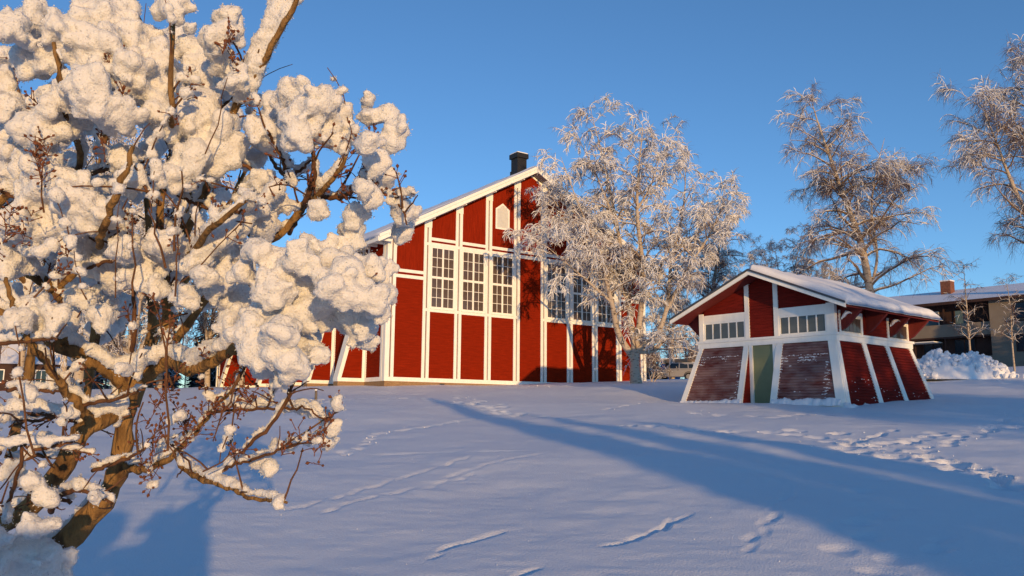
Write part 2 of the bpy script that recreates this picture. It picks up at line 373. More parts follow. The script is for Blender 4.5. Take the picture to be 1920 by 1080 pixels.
# roof: two slabs, barge boards, snow cover
OF, OS = .75, .95
def roof_side(par, sgn, cx, half, z_eave_wall, slope, of, os_, back, th, mat, name='roof'):
    x_r = cx; x_e = cx + sgn*(half+os_); zr = z_eave_wall+slope*half; ze = z_eave_wall-slope*os_
    q = [(x_r, -of, zr), (x_e, -of, ze), (x_e, back, ze), (x_r, back, zr)]
    v = q+[(x, y, z+th) for x, y, z in q]
    f = [(0, 1, 2, 3), (7, 6, 5, 4), (0, 4, 5, 1), (1, 5, 6, 2), (2, 6, 7, 3), (3, 7, 4, 0)]
    return mesh(name, v, f, mat, par), q
def roof_snow(par, sgn, cx, half, z0, slope, of, os_, back, th0, nx_, ny_, seed, name='roof_snow', th=.24, edge=.06, over=.06):
    us = np.linspace(0, 1, nx_); vs = np.linspace(0, 1, ny_); U, Vv = np.meshgrid(us, vs)
    W = half+os_+over; X = cx+sgn*U*W; Y = -of-edge*.5+Vv*(back+of+edge); base = z0+slope*half-slope*U*W+th0
    n = vnoise(X*.8+seed, Y*.8)+.6*vnoise(X*2.3, Y*2.3+seed)
    d = np.minimum(np.minimum((1-U)*W, Vv*(back+of)), (1-Vv)*(back+of)); t = th*(1+.22*n)*np.clip(d/.22, 0, 1)**.45
    X = X+sgn*.05*vnoise(Y*3+seed, Y*0)*(U > .97); top = np.stack([X, Y, base+np.maximum(t, .012)], -1).reshape(-1, 3); bot = np.stack([X, Y, base-.0], -1).reshape(-1, 3)
    I = np.arange(nx_*ny_).reshape(ny_, nx_); k = nx_*ny_; q = np.stack([I[:-1, :-1], I[:-1, 1:], I[1:, 1:], I[1:, :-1]], -1).reshape(-1, 4)
    sides = [np.stack([a[:-1], a[1:], a[1:]+k, a[:-1]+k], -1) for a in (I[0], I[-1], I[:, 0], I[:, -1])]
    return npmesh(name, np.concatenate([top, bot]), np.concatenate([q]+sides), None, M['snow'], par, True)
for sgn in (-1, 1):
    roof_side(hall, sgn, HW/2, HW/2, WT+.02, SL, OF, OS, HL+.7, .16, M['soffit'])
    xe = HW/2+sgn*(HW/2+OS); ze = WT+.02-SL*OS; zr = AP+.02
    for nm, y0, dz0, dz1, th in (('barge_board', -OF-.04, -.10, .24, .05), ('barge_cap', -OF-.09, .13, .30, .05)):
        q = [(HW/2, y0, zr+dz0), (xe, y0, ze+dz0), (xe, y0, ze+dz1), (HW/2, y0, zr+dz1)]
        slab(nm, q if sgn > 0 else [(x, y, z) for x, y, z in (q[1], q[0], q[3], q[2])], th, M['white'], hall)
    box('eave_board', xe-.03, xe+.03, -OF, HL+.7, ze-.06, ze+.20, M['white'], hall)
    roof_snow(hall, sgn, HW/2, HW/2, WT+.02, SL, OF-.02, OS, HL+.7, .17, 60, 120, 3+sgn, th=.22)
for k in range(22):
    y = -.45+k*.9; box('rafter_end', -OS+.05, 0, y, y+.14, WT-.02-SL*OS*.5-.16, WT-.02-SL*OS*.5-.03, M['white'], hall)
# chimney
ch = box('chimney', HW/2-.35, HW/2+.35, .9, 1.6, AP-.6, AP+1.25, M['metal_dark'], hall)
box('chimney_cap', HW/2-.44, HW/2+.44, .81, 1.69, AP+1.25, AP+1.55, M['metal_dark'], ch)
box('chimney_snow', HW/2-.40, HW/2+.40, .85, 1.65, AP+1.552, AP+1.62, M['snow'], ch)
box('chimney_foot', HW/2-.40, HW/2+.40, .85, 1.65, AP-.5, AP+.45, M['metal_dark'], ch)
# left side wall with flared buttresses
def sidep(y0, y1, z0, z1, nm='side_board_panel'):
    return clap(nm, [(.0, y1, z0), (.0, y0, z0), (.0, y0, z1), (.0, y1, z1)], max(2, int((z1-z0)/.135)), .022, M['red'], hall)
box('corner_board', -.055, .04, -.054, .22, .0, WT-.1, M['white'], hall); box('corner_board', -.055, .04, .30, .50, .0, WT-.1, M['white'], hall)
box('base_board', -.06, .04, .50, HL, 0, .22, M['white'], hall)
box('side_rail', -.05, .04, .5, HL, WT-.28, WT-.1, M['white'], hall)
FY = [2.45, 6.85, 11.3, 15.7, 20.1, 24.5]
y = .5
for fy in FY+[HL-.3]:
    a, b = y, fy-.18
    sidep(a, b, .22, 6.75 if a > 1 else WT-.28); box('side_post', -.055, .04, b, fy, .22, WT-.28, M['white'], hall); box('side_post', -.055, .04, fy+.5, fy+.68, .22, WT-.28, M['white'], hall)
    if a > 1:
        box('side_rail', -.05, .04, a, b, 6.75, 6.9, M['white'], hall)
        window(hall, a, b, 6.9, WT-.28, [1]*8, [1], .06, .03, 'clerestory_window', y=-.03, axis='y')
    y = fy+.68
for fy in FY:
    w, zt = 1.62, 6.3
    bt = mesh('buttress', [(0, fy, .2), (-w+.1, fy, .2), (-.0, fy, zt-.3), (0, fy+.5, .2), (-w+.1, fy+.5, .2), (0, fy+.5, zt-.3)],
              [(0, 2, 1), (3, 4, 5), (1, 2, 5, 4), (0, 1, 4, 3)], M['gap'], hall)
    n = 44; hp = [(-w+.1, fy-.012, .22), (-.0, fy-.012, .22), (-.0, fy-.012, zt-.35), (-.02, fy-.012, zt-.35)]
    clap('cheek_boards', hp, n, .02, M['red'], bt)
    slab('raking_post', [(-w, fy-.05, 0.2), (-w+.22, fy-.05, 0.2), (.0, fy-.05, zt-.55), (-.0, fy-.05, zt+.3)], .6, M['white'], bt)
    box('cheek_base', -w, 0, fy-.06, fy+.56, -.0, .2, M['white'], bt); box('cheek_post', -.2, -.056, fy-.05, fy-.0, .2, zt-1.2, M['white'], bt)
    box('cheek_footing', -w+.02, 0, fy-.03, fy+.53, -1.0, -.002, M['brick'], bt)
    lump = [(-w+.02+.05*math.cos(t), fy+.25, .2) for t in (0,)]

# ------------------------------------------------------------------ the small hut with flared walls
SA = R(-39.9); e_ = np.array([math.sin(SA), math.cos(SA), 0])
SP = at(1566, 626, 26) + e_*5.22; HUTZ = SP[2]-2.3
hut = empty('flared_hut', (SP[0], SP[1], HUTZ), math.atan2(-e_[1], -e_[0]))
tag(hut, 'small red hut with flared white-edged walls, green door and snowy gable roof', 'hut')
BW, BD, FL = 5.22, 5.12, .55
B0, B1 = 2.10, 2.36
box('wall', .05, BW-.05, .06, BD-.05, -.5, 3.18, M['gap'], hut)
# gable wall behind the upper front
RZ0, RSL, ROF, ROS = 3.37, .42, .72, .78                       # wall top at the corner, slope, overhangs
CX = BW/2
def rz(x): return RZ0+RSL*min(x, BW-x)-.02
mesh('gable_wall', [(0.02, .05, 2.2), (BW-.02, .05, 2.2), (BW-.02, .05, RZ0), (CX, .05, rz(CX)), (.02, .05, RZ0)] + [(0.02, BD, 2.2), (BW-.02, BD, 2.2), (BW-.02, BD, RZ0), (CX, BD, rz(CX)), (.02, BD, RZ0)],
     [(0, 1, 2, 3, 4), (9, 8, 7, 6, 5), (1, 6, 7, 2), (0, 4, 9, 5)], M['gap'], hut)
def front(nm, x0, x1, z0, z1, y0=-.04, m='white'): return box(nm, x0, x1, y0, .06, z0, z1, M[m], hut)
# moulded band round the hut
front('band', -.06, BW+.06, B0, B1-.08, -.07); front('band_cap', -.10, BW+.10, B1-.08, B1, -.11)
box('band', BW-.04, BW+.07, .06, BD+.06, B0, B1-.08, M['white'], hut); box('band_cap', BW-.04, BW+.11, .06, BD+.10, B1-.08, B1, M['white'], hut)
box('band', -.07, .04, .06, BD+.06, B0, B1-.08, M['white'], hut)
# upper front: posts, windows, boards
for a, b in ((1.95, 2.12), (3.08, 3.25)): slab('post', [(a, -.05, B1), (b, -.05, B1), (b, -.05, rz(b)), (a, -.05, rz(a))], .1, M['white'], hut)
for a, b in ((0, .19), (BW-.25, BW)): front('post', a, b, B1, RZ0-.02 if a < 1 else RZ0-.06, -.05)
clap('board_panel', [(2.12, .0, B1), (3.08, .0, B1), (3.08, .0, rz(3.08)-.02), (2.12, .0, rz(2.12)-.02)], 17, .024, M['red_shed'], hut)
slab('board_panel_peak', [(2.12, .02, rz(2.12)-.03), (3.08, .02, rz(3.08)-.03), (CX, .02, rz(CX))], .03, M['red_shed'], hut)
front('head_rail', .19, 1.95, 3.02, 3.28, -.045); front('head_rail', 3.25, BW-.25, 3.02, 3.28, -.045)
clap('gable_boards', [(.19, .0, 3.28), (1.95, .0, 3.28), (1.95, .0, rz(1.95)), (.19, .0, rz(.19)+.02)], 6, .022, M['red_shed'], hut)
clap('gable_boards', [(3.25, .0, 3.28), (BW-.25, .0, 3.28), (BW-.25, .0, rz(BW-.25)+.02), (3.25, .0, rz(3.25))], 6, .022, M['red_shed'], hut)
window(hut, .19, 1.95, B1, 3.02, [5], [1], .06, .045, 'front_window', y=-.03, gm='glass_pale'); window(hut, 3.25, BW-.25, B1, 3.02, [5], [1], .06, .045, 'front_window', y=-.03, gm='glass_pale')
# upper right side: boards, two small windows, brackets
def side(nm, y0, y1, z0, z1, x1=.04, m='white'): return box(nm, BW-.06, BW+x1, y0, y1, z0, z1, M[m], hut)
def sclap(nm, y0, y1, z0, z1, n): return clap(nm, [(BW, y0, z0), (BW, y1, z0), (BW, y1, z1), (BW, y0, z1)], n, .022, M['red_shed'], hut)
side('post', -.048, .10, B1, RZ0-.06, .035)
sclap('side_boards', .10, .22, B1, RZ0, 9); sclap('side_boards', 1.70, 3.42, B1, RZ0, 9); sclap('side_boards', 4.95, BD, B1, RZ0, 9)
for a, b in ((.22, 1.70), (3.42, 4.95)):
    wv = window(hut, a+.10, b-.10, B1+.02, 2.92, [5], [1], .05, .035, 'side_window', y=0, gm='glass', depth=-.05, axis='y')
    # mirrored frame: window() builds towards -y, shift it onto the side wall
    wv.location = (BW+.0, 0, 0); 
    side('window_trim', a, a+.10, B1, 3.08, .05); side('window_trim', b-.10, b, B1, 3.08, .05); side('window_trim', a+.10, b-.10, 2.92, 3.08, .05)
    sclap('side_boards', a, b, 3.08, RZ0, 2)
for y in (.30, 1.95, 3.55, 4.95):
    q = [(BW, y, 2.42), (BW+.20, y, 2.52), (BW+.72, y, 3.02), (BW+.72, y, 3.14), (BW, y, 3.36)]
    br = slab('bracket', q, .12, M['soffit_red'], hut); br.location = (0, 0, 0)
    v = [(BW+.10+i*.09+rng.normal()*.01, y-.13+.14*j, 2.47+max(0, i-1)*.075+.02+rng.random()*.025) for i in range(4) for j in range(2)]
q = [(0, .30, 2.42), (-.20, .30, 2.52), (-.72, .30, 3.02), (-.72, .30, 3.14), (0, .30, 3.36)]
slab('bracket', q[::-1], .12, M['soffit_red'], hut)
for y in (.26, 3.50):                                          # small heaps of snow lodged on the brackets
    v, f = [], []
    for i in range(7):
        t = i/6
        for j in range(6):
            a = j/6*2*math.pi; r = .05*(.5+math.sin(math.pi*min(1, t*1.1+.05)))*(1+.2*rng.normal()); v.append((BW+.10+.34*t, y+.0+r*math.cos(a), 2.80+.18*math.sin(t*2.2)+r*math.sin(a)))
        if i: f += [(6*(i-1)+j, 6*(i-1)+(j+1) % 6, 6*i+(j+1) % 6, 6*i+j) for j in range(6)]
    f += [(0, 1, 2, 3, 4, 5), tuple(range(41, 35, -1))]
    mesh('bracket_snow', v, f, M['snow'], hut, True)
# lower flared walls
yb = -FL
def FP(x, z, off=0): t = 1-z/B0; return (x, -FL*t-off*.96, z+off*.25)       # point on the flared front plane
def RP(y, z, off=0): t = 1-z/B0; return (BW+FL*t+off*.96, y, z+off*.25)     # point on the flared right side
def LX(z): return -FL*(1-z/B0)
def RX(z): return BW+FL*(1-z/B0)
zt, zb = B0, .0
# body of the two front pods and the right flare
for nm, xa, xb, xla, xrb in (('pod', 0, 2.05, LX(0), 2.05), ('pod', 3.15, BW, 3.15, RX(0))):
    v = [(xla, -FL+.03, -.4), (xrb, -FL+.03, -.4), (xb, .03, zt), (xa, .03, zt), (xla, .06, -.4), (xrb, .06, -.4), (xb, .06, zt), (xa, .06, zt)]
    mesh(nm, v, [(0, 1, 2, 3), (5, 4, 7, 6), (1, 5, 6, 2), (4, 0, 3, 7)], M['gap'], hut)
mesh('flare', [(RX(0)-.03, -FL+.05, -.4), (RX(0)-.03, BD+FL, -.4), (BW-.03, BD, zt), (BW-.03, .06, zt), (BW-.06, -FL+.05, -.4), (BW-.06, BD+FL, -.4)], [(0, 1, 2, 3), (1, 5, 2), (0, 3, 4)], M['gap'], hut)
mesh('flare', [(LX(0)+.03, -FL+.05, -.4), (LX(0)+.03, BD+FL, -.4), (.03, BD, zt), (.03, .06, zt)], [(3, 2, 1, 0)], M['red_shed'], hut)
def quad_front(xa0, xb0, xa1, xb1, z0, z1, off=0): return [FP(xa0, z0, off), FP(xb0, z0, off), FP(xb1, z1, off), FP(xa1, z1, off)]
lo = .16
clap('frosted_boards', quad_front(LX(lo)+.17, 1.88, .14+LX(zt-.02), 1.88, lo, zt-.02), 21, .042, M['red_frost'], hut)
clap('frosted_boards', quad_front(3.36, RX(lo)-.28, 3.36, BW-.22, lo, zt-.02), 21, .042, M['red_frost'], hut)
slab('raking_post', quad_front(LX(0)-.02, LX(0)+.20, -.02, .16, 0, zt, .05), .12, M['white'], hut)
slab('raking_post', quad_front(1.86, 2.06, 1.86, 2.06, 0, zt, .05), .12, M['white'], hut)
slab('raking_post', quad_front(3.14, 3.38, 3.14, 3.38, 0, zt, .05), .12, M['white'], hut)
slab('raking_post', quad_front(RX(0)-.30, RX(0)+.02, BW-.24, BW+.02, 0, zt, .05), .10, M['white'], hut)
slab('sill_board', quad_front(LX(0)+.2, 1.86, LX(lo)+.19, 1.86, 0.0, lo, .045), .1, M['white'], hut); slab('sill_board', quad_front(3.38, RX(0)-.3, 3.38, RX(lo)-.29, 0.0, lo, .045), .1, M['white'], hut)
box('plinth', LX(0), RX(0), -FL+.02, BD+FL-.02, -.6, -.004, M['beige'], hut)
# cheeks beside the door, jambs, door, threshold
for x, s in ((2.065, 1), (3.135, -1)):
    q = [(x, -FL+.02, .05), (x, .02, .05), (x, .02, zt), (x, .0, zt)]
    clap('cheek_boards', q if s > 0 else [q[1], q[0], q[3], q[2]], 20, .012, M['red_shed'], hut)
front('door_jamb', 2.08, 2.20, .05, zt, -.06); front('door_jamb', 3.0, 3.12, .05, zt, -.06)
door = front('door', 2.20, 3.0, .08, zt, .0, 'green')
box('threshold', 2.06, 3.14, -FL+.0, .0, -.1, .05, M['white'], hut); box('threshold_edge', 2.06, 3.14, -FL-.06, -FL+.05, .02, .06, M['black'], hut)
# right side: posts and panels on the flare
ys = [(.0, 1.64), (1.88, 3.18), (3.43, 4.92)]
sy0 = lambda z: -FL*(1-z/B0); sy1 = lambda z: BD+FL*(1-z/B0)
def quad_side(ya0, yb0, ya1, yb1, z0, z1, off=0): return [RP(ya0, z0, off), RP(yb0, z0, off), RP(yb1, z1, off), RP(ya1, z1, off)]
PA = [(sy0(.05)+.16, 1.55), (1.77, 3.38), (3.60, sy1(.05)-.22)]; PT = [(.14, 1.60), (1.86, 3.18), (3.42, BD-.18)]
for (a0, b0), (a1, b1) in zip(PA, PT): clap('side_panel', quad_side(a0-.04, b0+.04, a1-.04, b1+.04, .05, zt-.02), 21, .036, M['red_shed'], hut)
PO = [((sy0(0)-.02, sy0(0)+.2), (-.02, .16)), ((1.50, 1.78), (1.58, 1.86)), ((3.34, 3.62), (3.16, 3.44)), ((sy1(0)-.24, sy1(0)+.02), (BD-.2, BD+.02))]
for (a0, b0), (a1, b1) in PO: slab('raking_post', quad_side(a0, b0, a1, b1, 0, zt, .05), .10, M['white'], hut)
# roof
for sgn in (-1, 1):
    roof_side(hut, sgn, CX, BW/2, RZ0, RSL, ROF, ROS, BD+.62, .09, M['soffit_red'])
    xe = CX+sgn*(BW/2+ROS); ze = RZ0-RSL*ROS; zr_ = RZ0+RSL*BW/2
    for nm, y0, d0, d1, mt in (('barge_board', -ROF-.03, -.03, .10, 'white'), ('roof_edge', -ROF-.06, .102, .17, 'roof_grey')):
        q = [(CX, y0, zr_+d0), (xe, y0, ze+d0), (xe, y0, ze+d1), (CX, y0, zr_+d1)]
        slab(nm, q if sgn > 0 else [q[1], q[0], q[3], q[2]], .05, M[mt], hut)
    roof_snow(hut, sgn, CX, BW/2, RZ0, RSL, ROF-.04, ROS, BD+.62, .10, 50, 60, 8+sgn, th=.26 if sgn > 0 else .12, over=.12 if sgn > 0 else .0)
# snow banked on the sills of the front panels and at the foot of the side
def bank(name, pts, h, w, seed, par, n=60):
    P = np.array([np.array(pts[0])+(np.array(pts[1])-np.array(pts[0]))*t for t in np.linspace(0, 1, n)]); d = (P[-1]-P[0]); d = d/np.linalg.norm(d)
    nrm = np.array([d[1], -d[0], 0]); V = []
    for i, p in enumerate(P):
        k = h*(.55+.75*(vnoise(np.array([i*.16+seed]), np.array([seed*1.7]))[0]*.5+.5)+.12*vnoise(np.array([i*.7+seed]), np.array([3.]))[0]); ww = w*(.8+.3*vnoise(np.array([i*.5]), np.array([seed+8.]))[0])
        for a, b in ((-.3, -.25), (-.28, .95), (.05, 1.0), (.45, .75), (.85, .32), (1.0, -.3)): V.append(p+nrm*ww*a+np.array([0, 0, k*b]))
    V = np.array(V); V += rng.normal(0, .004, V.shape); I = np.arange(n*6).reshape(n, 6); q = np.stack([I[:-1, :-1], I[1:, :-1], I[1:, 1:], I[:-1, 1:]], -1).reshape(-1, 4)
    cp = np.array([[0, 1, 2, 5], [2, 3, 4, 5]]); q = np.concatenate([q, cp, cp[:, ::-1]+(n-1)*6])
    return npmesh(name, V, q, None, M['snow'], par, True)
bank('sill_snow', (FP(LX(0)+.02, .10), FP(2.02, .10)), .16, .16, 2, hut); bank('sill_snow', (FP(3.2, .10), FP(RX(0)-.18, .10)), .17, .15, 5, hut)
bank('sill_snow', ((2.08, -FL+.06, .04), (3.12, -FL+.06, .04)), .07, .2, 9, hut, 30)
bank('foot_snow', (RP(-FL-.12, -.10), RP(BD+FL, -.06)), .22, .28, 11, hut, 90)
# ragged frost crust clinging to the boards
def crust(name, P, cells, seed, par):
    v, f = [], []
    for (x0, x1, z0, z1, den) in cells:
        n = int(den*1.3)
        for _ in range(n):
            x = rng.uniform(x0, x1); z = rng.uniform(z0, z1); s = rng.uniform(.010, .026); k = len(v)
            pts = [(x+s*1.8*math.cos(a)*rng.uniform(.7, 1.3), z+s*.7*math.sin(a)*rng.uniform(.7, 1.3)) for a in np.arange(6)*math.pi/3]
            v += [P(a, b, .02) for a, b in pts]+[P(x, z, .032+rng.random()*.008)]; f += [(k+i, k+(i+1) % 6, k+6) for i in range(6)]
    return tag(mesh(name, v, f, M['snow'], par), kind='stuff')
crust('frost_crust', FP, [(.1, 1.86, 1.72, 1.78, 34), (.0, .3, 1.45, 1.72, 16), (1.0, 1.2, 1.6, 1.72, 8), (1.72, 1.9, .15, 1.6, 60), (1.5, 1.85, .12, .35, 30), (3.37, 5.0, 1.63, 1.69, 40), (3.38, 3.6, 1.4, 1.66, 26), (4.0, 4.65, 1.44, 1.62, 70), (4.95, 5.15, .2, 1.5, 60), (3.36, 3.42, .2, 1.5, 24), (-.3, 1.9, .3, 1.4, 6), (3.4, 5.2, .3, 1.4, 6)], 1, hut)
crust('frost_crust', RP, [(-.2, 1.5, .1, .9, 14), (1.8, 3.3, .1, .7, 9), (3.6, 5.2, .1, .6, 7)], 2, hut)

# ------------------------------------------------------------------ trees
def nrm(v): return v/(np.linalg.norm(v, axis=-1, keepdims=True)+1e-9)
def sample_along(P, rad, t):
    s = t*(len(P)-1); k = np.clip(s.astype(int), 0, len(P)-2); u = (s-k)[:, None]
    return P[k]*(1-u)+P[k+1]*u, nrm(P[k+1]-P[k]), np.interp(s, np.arange(len(P)), rad)
def tree_mesh(rg, stems, n1, n2, n3, len1, len2, len3, up1=.5, droop=.6, r3=.010, frost=.6, fr=.022, flat=1., tip_frost=False, t1=(.15, 1.), name='tree'):
    """stems: list of (points, radii). returns meshes trunk, twigs, frost as (verts, quads)"""
    trunk, l1s, l2s = [], [], []
    for pts, rd in stems:
        P, rr = resample(pts, rd, 26); P = P + .03*rg.normal(size=P.shape)*np.linspace(0, 1, 26)[:, None]*np.maximum(rr, .04)[:, None]*10*.3
        trunk.append((P, rr))
    top = max(P[:, 2].max() for P, _ in trunk)
    for si, (P, rr) in enumerate(trunk):
        m = n1[si] if isinstance(n1, (list, tuple)) else n1
        t = np.sort(rg.uniform(t1[0], 1, m)**.9); B, D, r = sample_along(P, rr, t); az = np.arange(m)*2.4+rg.uniform(0, 6.28)+rg.normal(0, .4, m)
        out = np.stack([np.cos(az), np.sin(az), np.zeros(m)], 1)
        for i in range(m):
            h = B[i, 2]/top; L = len1(h)*rg.uniform(.65, 1.15); d0 = nrm(out[i]*flat+np.array([0, 0, up1*rg.uniform(.6, 1.4)])+D[i]*.5)
            n = 9; p = [B[i]]; d = d0.copy()
            for k in range(n-1):
                d = nrm(d+rg.normal(0, .17, 3)+np.array([0, 0, -.07*droop*(1+k*.15)])); p.append(p[-1]+d*L/(n-1))
            l1s.append((np.array(p), np.linspace(min(r[i]*.55, .02+.014*L), .008, n)))
    for P, rr in l1s:
        L1 = np.linalg.norm(P[-1]-P[0]); m = max(3, int(n2*rg.uniform(.7, 1.3)*min(1.3, L1/3+.3))); t = rg.uniform(.12, 1, m); B, D, r = sample_along(P, rr, t)
        for i in range(m):
            L = len2*rg.uniform(.5, 1.2)*(1.1-.4*t[i]); d = nrm(D[i]*.7+rg.normal(0, .6, 3)+np.array([0, 0, .25])); n = 6; p = [B[i]]
            for k in range(n-1):
                d = nrm(d+rg.normal(0, .16, 3)+np.array([0, 0, -.13*droop*(k+.5)])); p.append(p[-1]+d*L/(n-1))
            l2s.append((np.array(p), np.linspace(max(.008, min(.022, r[i]*.6)), .006, n)))
    P2 = np.array([p for p, _ in l2s]); T = len(l2s)*n3
    j = np.repeat(np.arange(len(l2s)), n3); t = rg.uniform(.15, 1, T); s = t*5; k = np.clip(s.astype(int), 0, 4); u = (s-k)[:, None]
    B = P2[j, k]*(1-u)+P2[j, k+1]*u; D = nrm(P2[j, k+1]-P2[j, k]); L = len3*rg.uniform(.45, 1.25, T)
    d = nrm(D*.6+rg.normal(0, .55, (T, 3))); pts = [B]
    for q in range(2):
        d = nrm(d+np.array([0, 0, -.62*droop])*(q+.5)+rg.normal(0, .12, (T, 3))); pts.append(pts[-1]+d*(L/2)[:, None])
    P3 = np.stack(pts, 1); R3 = np.broadcast_to(np.array([1, .8, .45])*r3, (T, 3))
    tr = merge([tubes(P[None], rr[None], 9) for P, rr in trunk])
    li = tubes(np.array([p for p, _ in l1s]), np.array([r for _, r in l1s]), 5)
    l2 = tubes(P2, np.array([r for _, r in l2s]), 3); tw = merge([l2, tubes(P3, R3, 3)])
    # rime: thicker white sleeves lying on the upper side of branches and twigs
    fro = []
    hgt = P3[:, :, 2].mean(1)/top
    rr_ = np.hypot(P3[:, 1, 0]-np.mean(P3[:, 1, 0]), P3[:, 1, 1]-np.mean(P3[:, 1, 1])); rr_ = rr_/rr_.max()
    pr = frost*(np.clip((hgt*.8+rr_*.7)-.35, .08, 1) if tip_frost else np.ones(T)); cl = vnoise(P3[:, 1, 0]*.8+7, P3[:, 1, 1]*.8, P3[:, 1, 2]*.8)*.9+.55
    sel = rg.random(T) < pr*np.clip(cl, .1, 1.2)
    a = P3[sel]+np.array([0, 0, fr*.55]); fro.append(tubes(a, fr*np.array([.7, 1.05, .35])[None]*rg.uniform(.5, 1.35, (len(a), 1)), 3))
    s2 = rg.random(len(P2)) < min(1, frost*1.2); a = P2[s2]+np.array([0, 0, fr*.7]); fro.append(tubes(a, np.full((len(a), 6), fr*.85)*np.array([.7, 1, 1, 1, .9, .4]), 4))
    a = np.array([p for p, _ in l1s]); ra = np.array([r for _, r in l1s]); s1 = rg.random(len(a)) < .95
    fro.append(tubes(a[s1]+np.array([0, 0, 1.])*(ra[s1][:, :, None]*.75+fr*.25), np.maximum(ra[s1]*.75, fr*.7), 4))
    return tr, li, tw, merge(fro)
def plant_tree(name, parts, loc, rz, label, cat='tree', group=None, sc=1.):
    o = empty(name, loc, rz); o.scale = (sc,)*3; tr, li, tw, fr = parts
    npmesh('trunk', *tr, None, M['birch_bark'], o, True); npmesh('limbs', *li, None, M['birch_limb'], o, True)
    c = npmesh('crown', *tw, None, M['birch_twig'], o); npmesh('rime', *fr, None, M['frost'], c)['kind'] = 'stuff'
    return tag(o, label, cat, group)
def base(px, py, Y): p = at(px, py, Y); return (p[0], p[1], float(ground_z(p[0], p[1]))-.05)
# the large frosted birch in front of the hall
rg = np.random.default_rng(11)
stems = [([(0, 0, 0), (-.05, 0, .9), (.0, 0, 2.1)], [.36, .26, .25]),
         ([(-.05, 0, 1.3), (-.9, .1, 2.7), (-1.35, -.5, 4.4), (-2.0, -1.0, 6.7), (-3.3, -1.6, 9.8), (-4.2, -1.8, 12.2)], [.2, .18, .13, .08, .04, .012]),
         ([(-.05, 0, 1.9), (-.35, .3, 4.7), (-.8, .6, 8.5), (-1.5, .5, 12.2), (-2.3, .6, 15.7)], [.18, .15, .11, .06, .012]),
         ([(.05, .05, 2.0), (.4, -.4, 5.8), (.1, -.6, 9.6), (.5, -.6, 14.6)], [.17, .14, .09, .012]),
         ([(.1, 0, 1.9), (.9, -.2, 2.4), (1.6, -.4, 3.9), (2.0, -.2, 6.7), (2.8, .3, 9.6), (3.2, .8, 13.0)], [.17, .15, .12, .09, .06, .012]),
         ([(.1, 0, 1.75), (1.0, .3, 1.85), (1.9, .5, 2.7), (2.9, .8, 3.4)], [.12, .09, .06, .015]),
         ([(1.6, -.4, 3.9), (2.8, -.9, 6.3), (4.1, -1.2, 8.4), (4.9, -1.3, 10.4)], [.10, .08, .05, .012]),
         ([(-.35, .3, 4.7), (-2.3, 1.2, 7.8), (-4.0, 1.6, 10.0), (-5.0, 1.7, 11.8)], [.10, .07, .045, .012]),
         ([(-1.35, -.5, 4.4), (-3.2, -1.5, 5.8), (-5.2, -2.0, 7.4)], [.08, .05, .012]),
         ([(-.8, .6, 8.5), (-1.9, -.5, 11.0), (-3.2, -.7, 13.8)], [.08, .05, .012]),
         ([(.1, -.6, 9.6), (1.2, .4, 11.6), (1.9, .6, 14.2)], [.07, .04, .012]),
         ([(2.0, -.2, 6.7), (3.8, .9, 8.6), (5.0, 1.2, 9.9)], [.07, .045, .012])]
birch_a = tree_mesh(rg, stems, [2, 20, 26, 24, 22, 9, 16, 20, 13, 16, 16, 13], 9, 19, lambda h: 2.7*(1.02-.6*h)+.3, 1.05, .46, up1=.5, droop=.75, r3=.0052, frost=1.15, fr=.0195)
A_loc = base(1193, 715, 45.2)
birchA = plant_tree('frosted_birch', birch_a, A_loc, 0, 'large spreading birch thick with frost standing in front of the red hall')
# tall birch behind the hut
stems = [([(.1, 0, 0), (.06, 0, 5.7), (-.35, 0, 8.7), (-1.1, .2, 11.4), (-1.8, .3, 14), (-2.4, .2, 15.9), (-2.9, .2, 17.9)], [.34, .24, .20, .15, .10, .06, .015]),
         ([(.05, 0, 5.2), (.55, -.2, 7.4), (.35, -.3, 10.5), (.9, -.5, 13.6), (1.3, -.6, 15.0)], [.10, .08, .06, .035, .010])]
birch_b = tree_mesh(np.random.default_rng(5), stems, [52, 20], 10, 20, lambda h: 5.9*np.clip(1.2-.9*h, .25, 1)*(.75 if h < .3 else 1), 1.35, .66, up1=.24, droop=.8, r3=.006, frost=.75, fr=.016, tip_frost=True, t1=(.24, 1))
plant_tree('tall_birch', birch_b, base(1637, 700, 50), 0, 'tall birch with purplish hanging twigs rising behind the small hut')
# birch at the right edge
stems = [([(.2, 0, 0), (.1, 0, 5), (0, 0, 8.7), (.35, 0, 12.5), (.7, .1, 16), (.9, .2, 19)], [.30, .22, .18, .12, .07, .012]),
         ([(0, 0, 8.2), (-1.0, -.2, 10.4), (-1.9, -.3, 13.2), (-2.6, -.3, 15.5)], [.15, .11, .06, .015])]
birch_c = tree_mesh(np.random.default_rng(8), stems, [40, 20], 11, 18, lambda h: 4.7*np.clip(1.2-.85*h, .3, 1), 1.3, .7, up1=.35, droop=.75, r3=.0062, frost=.75, fr=.016, tip_frost=True, t1=(.26, 1))
plant_tree('forked_birch', birch_c, base(1962, 700, 46), 0, 'forked birch with frosted twig tips in front of the beige building')
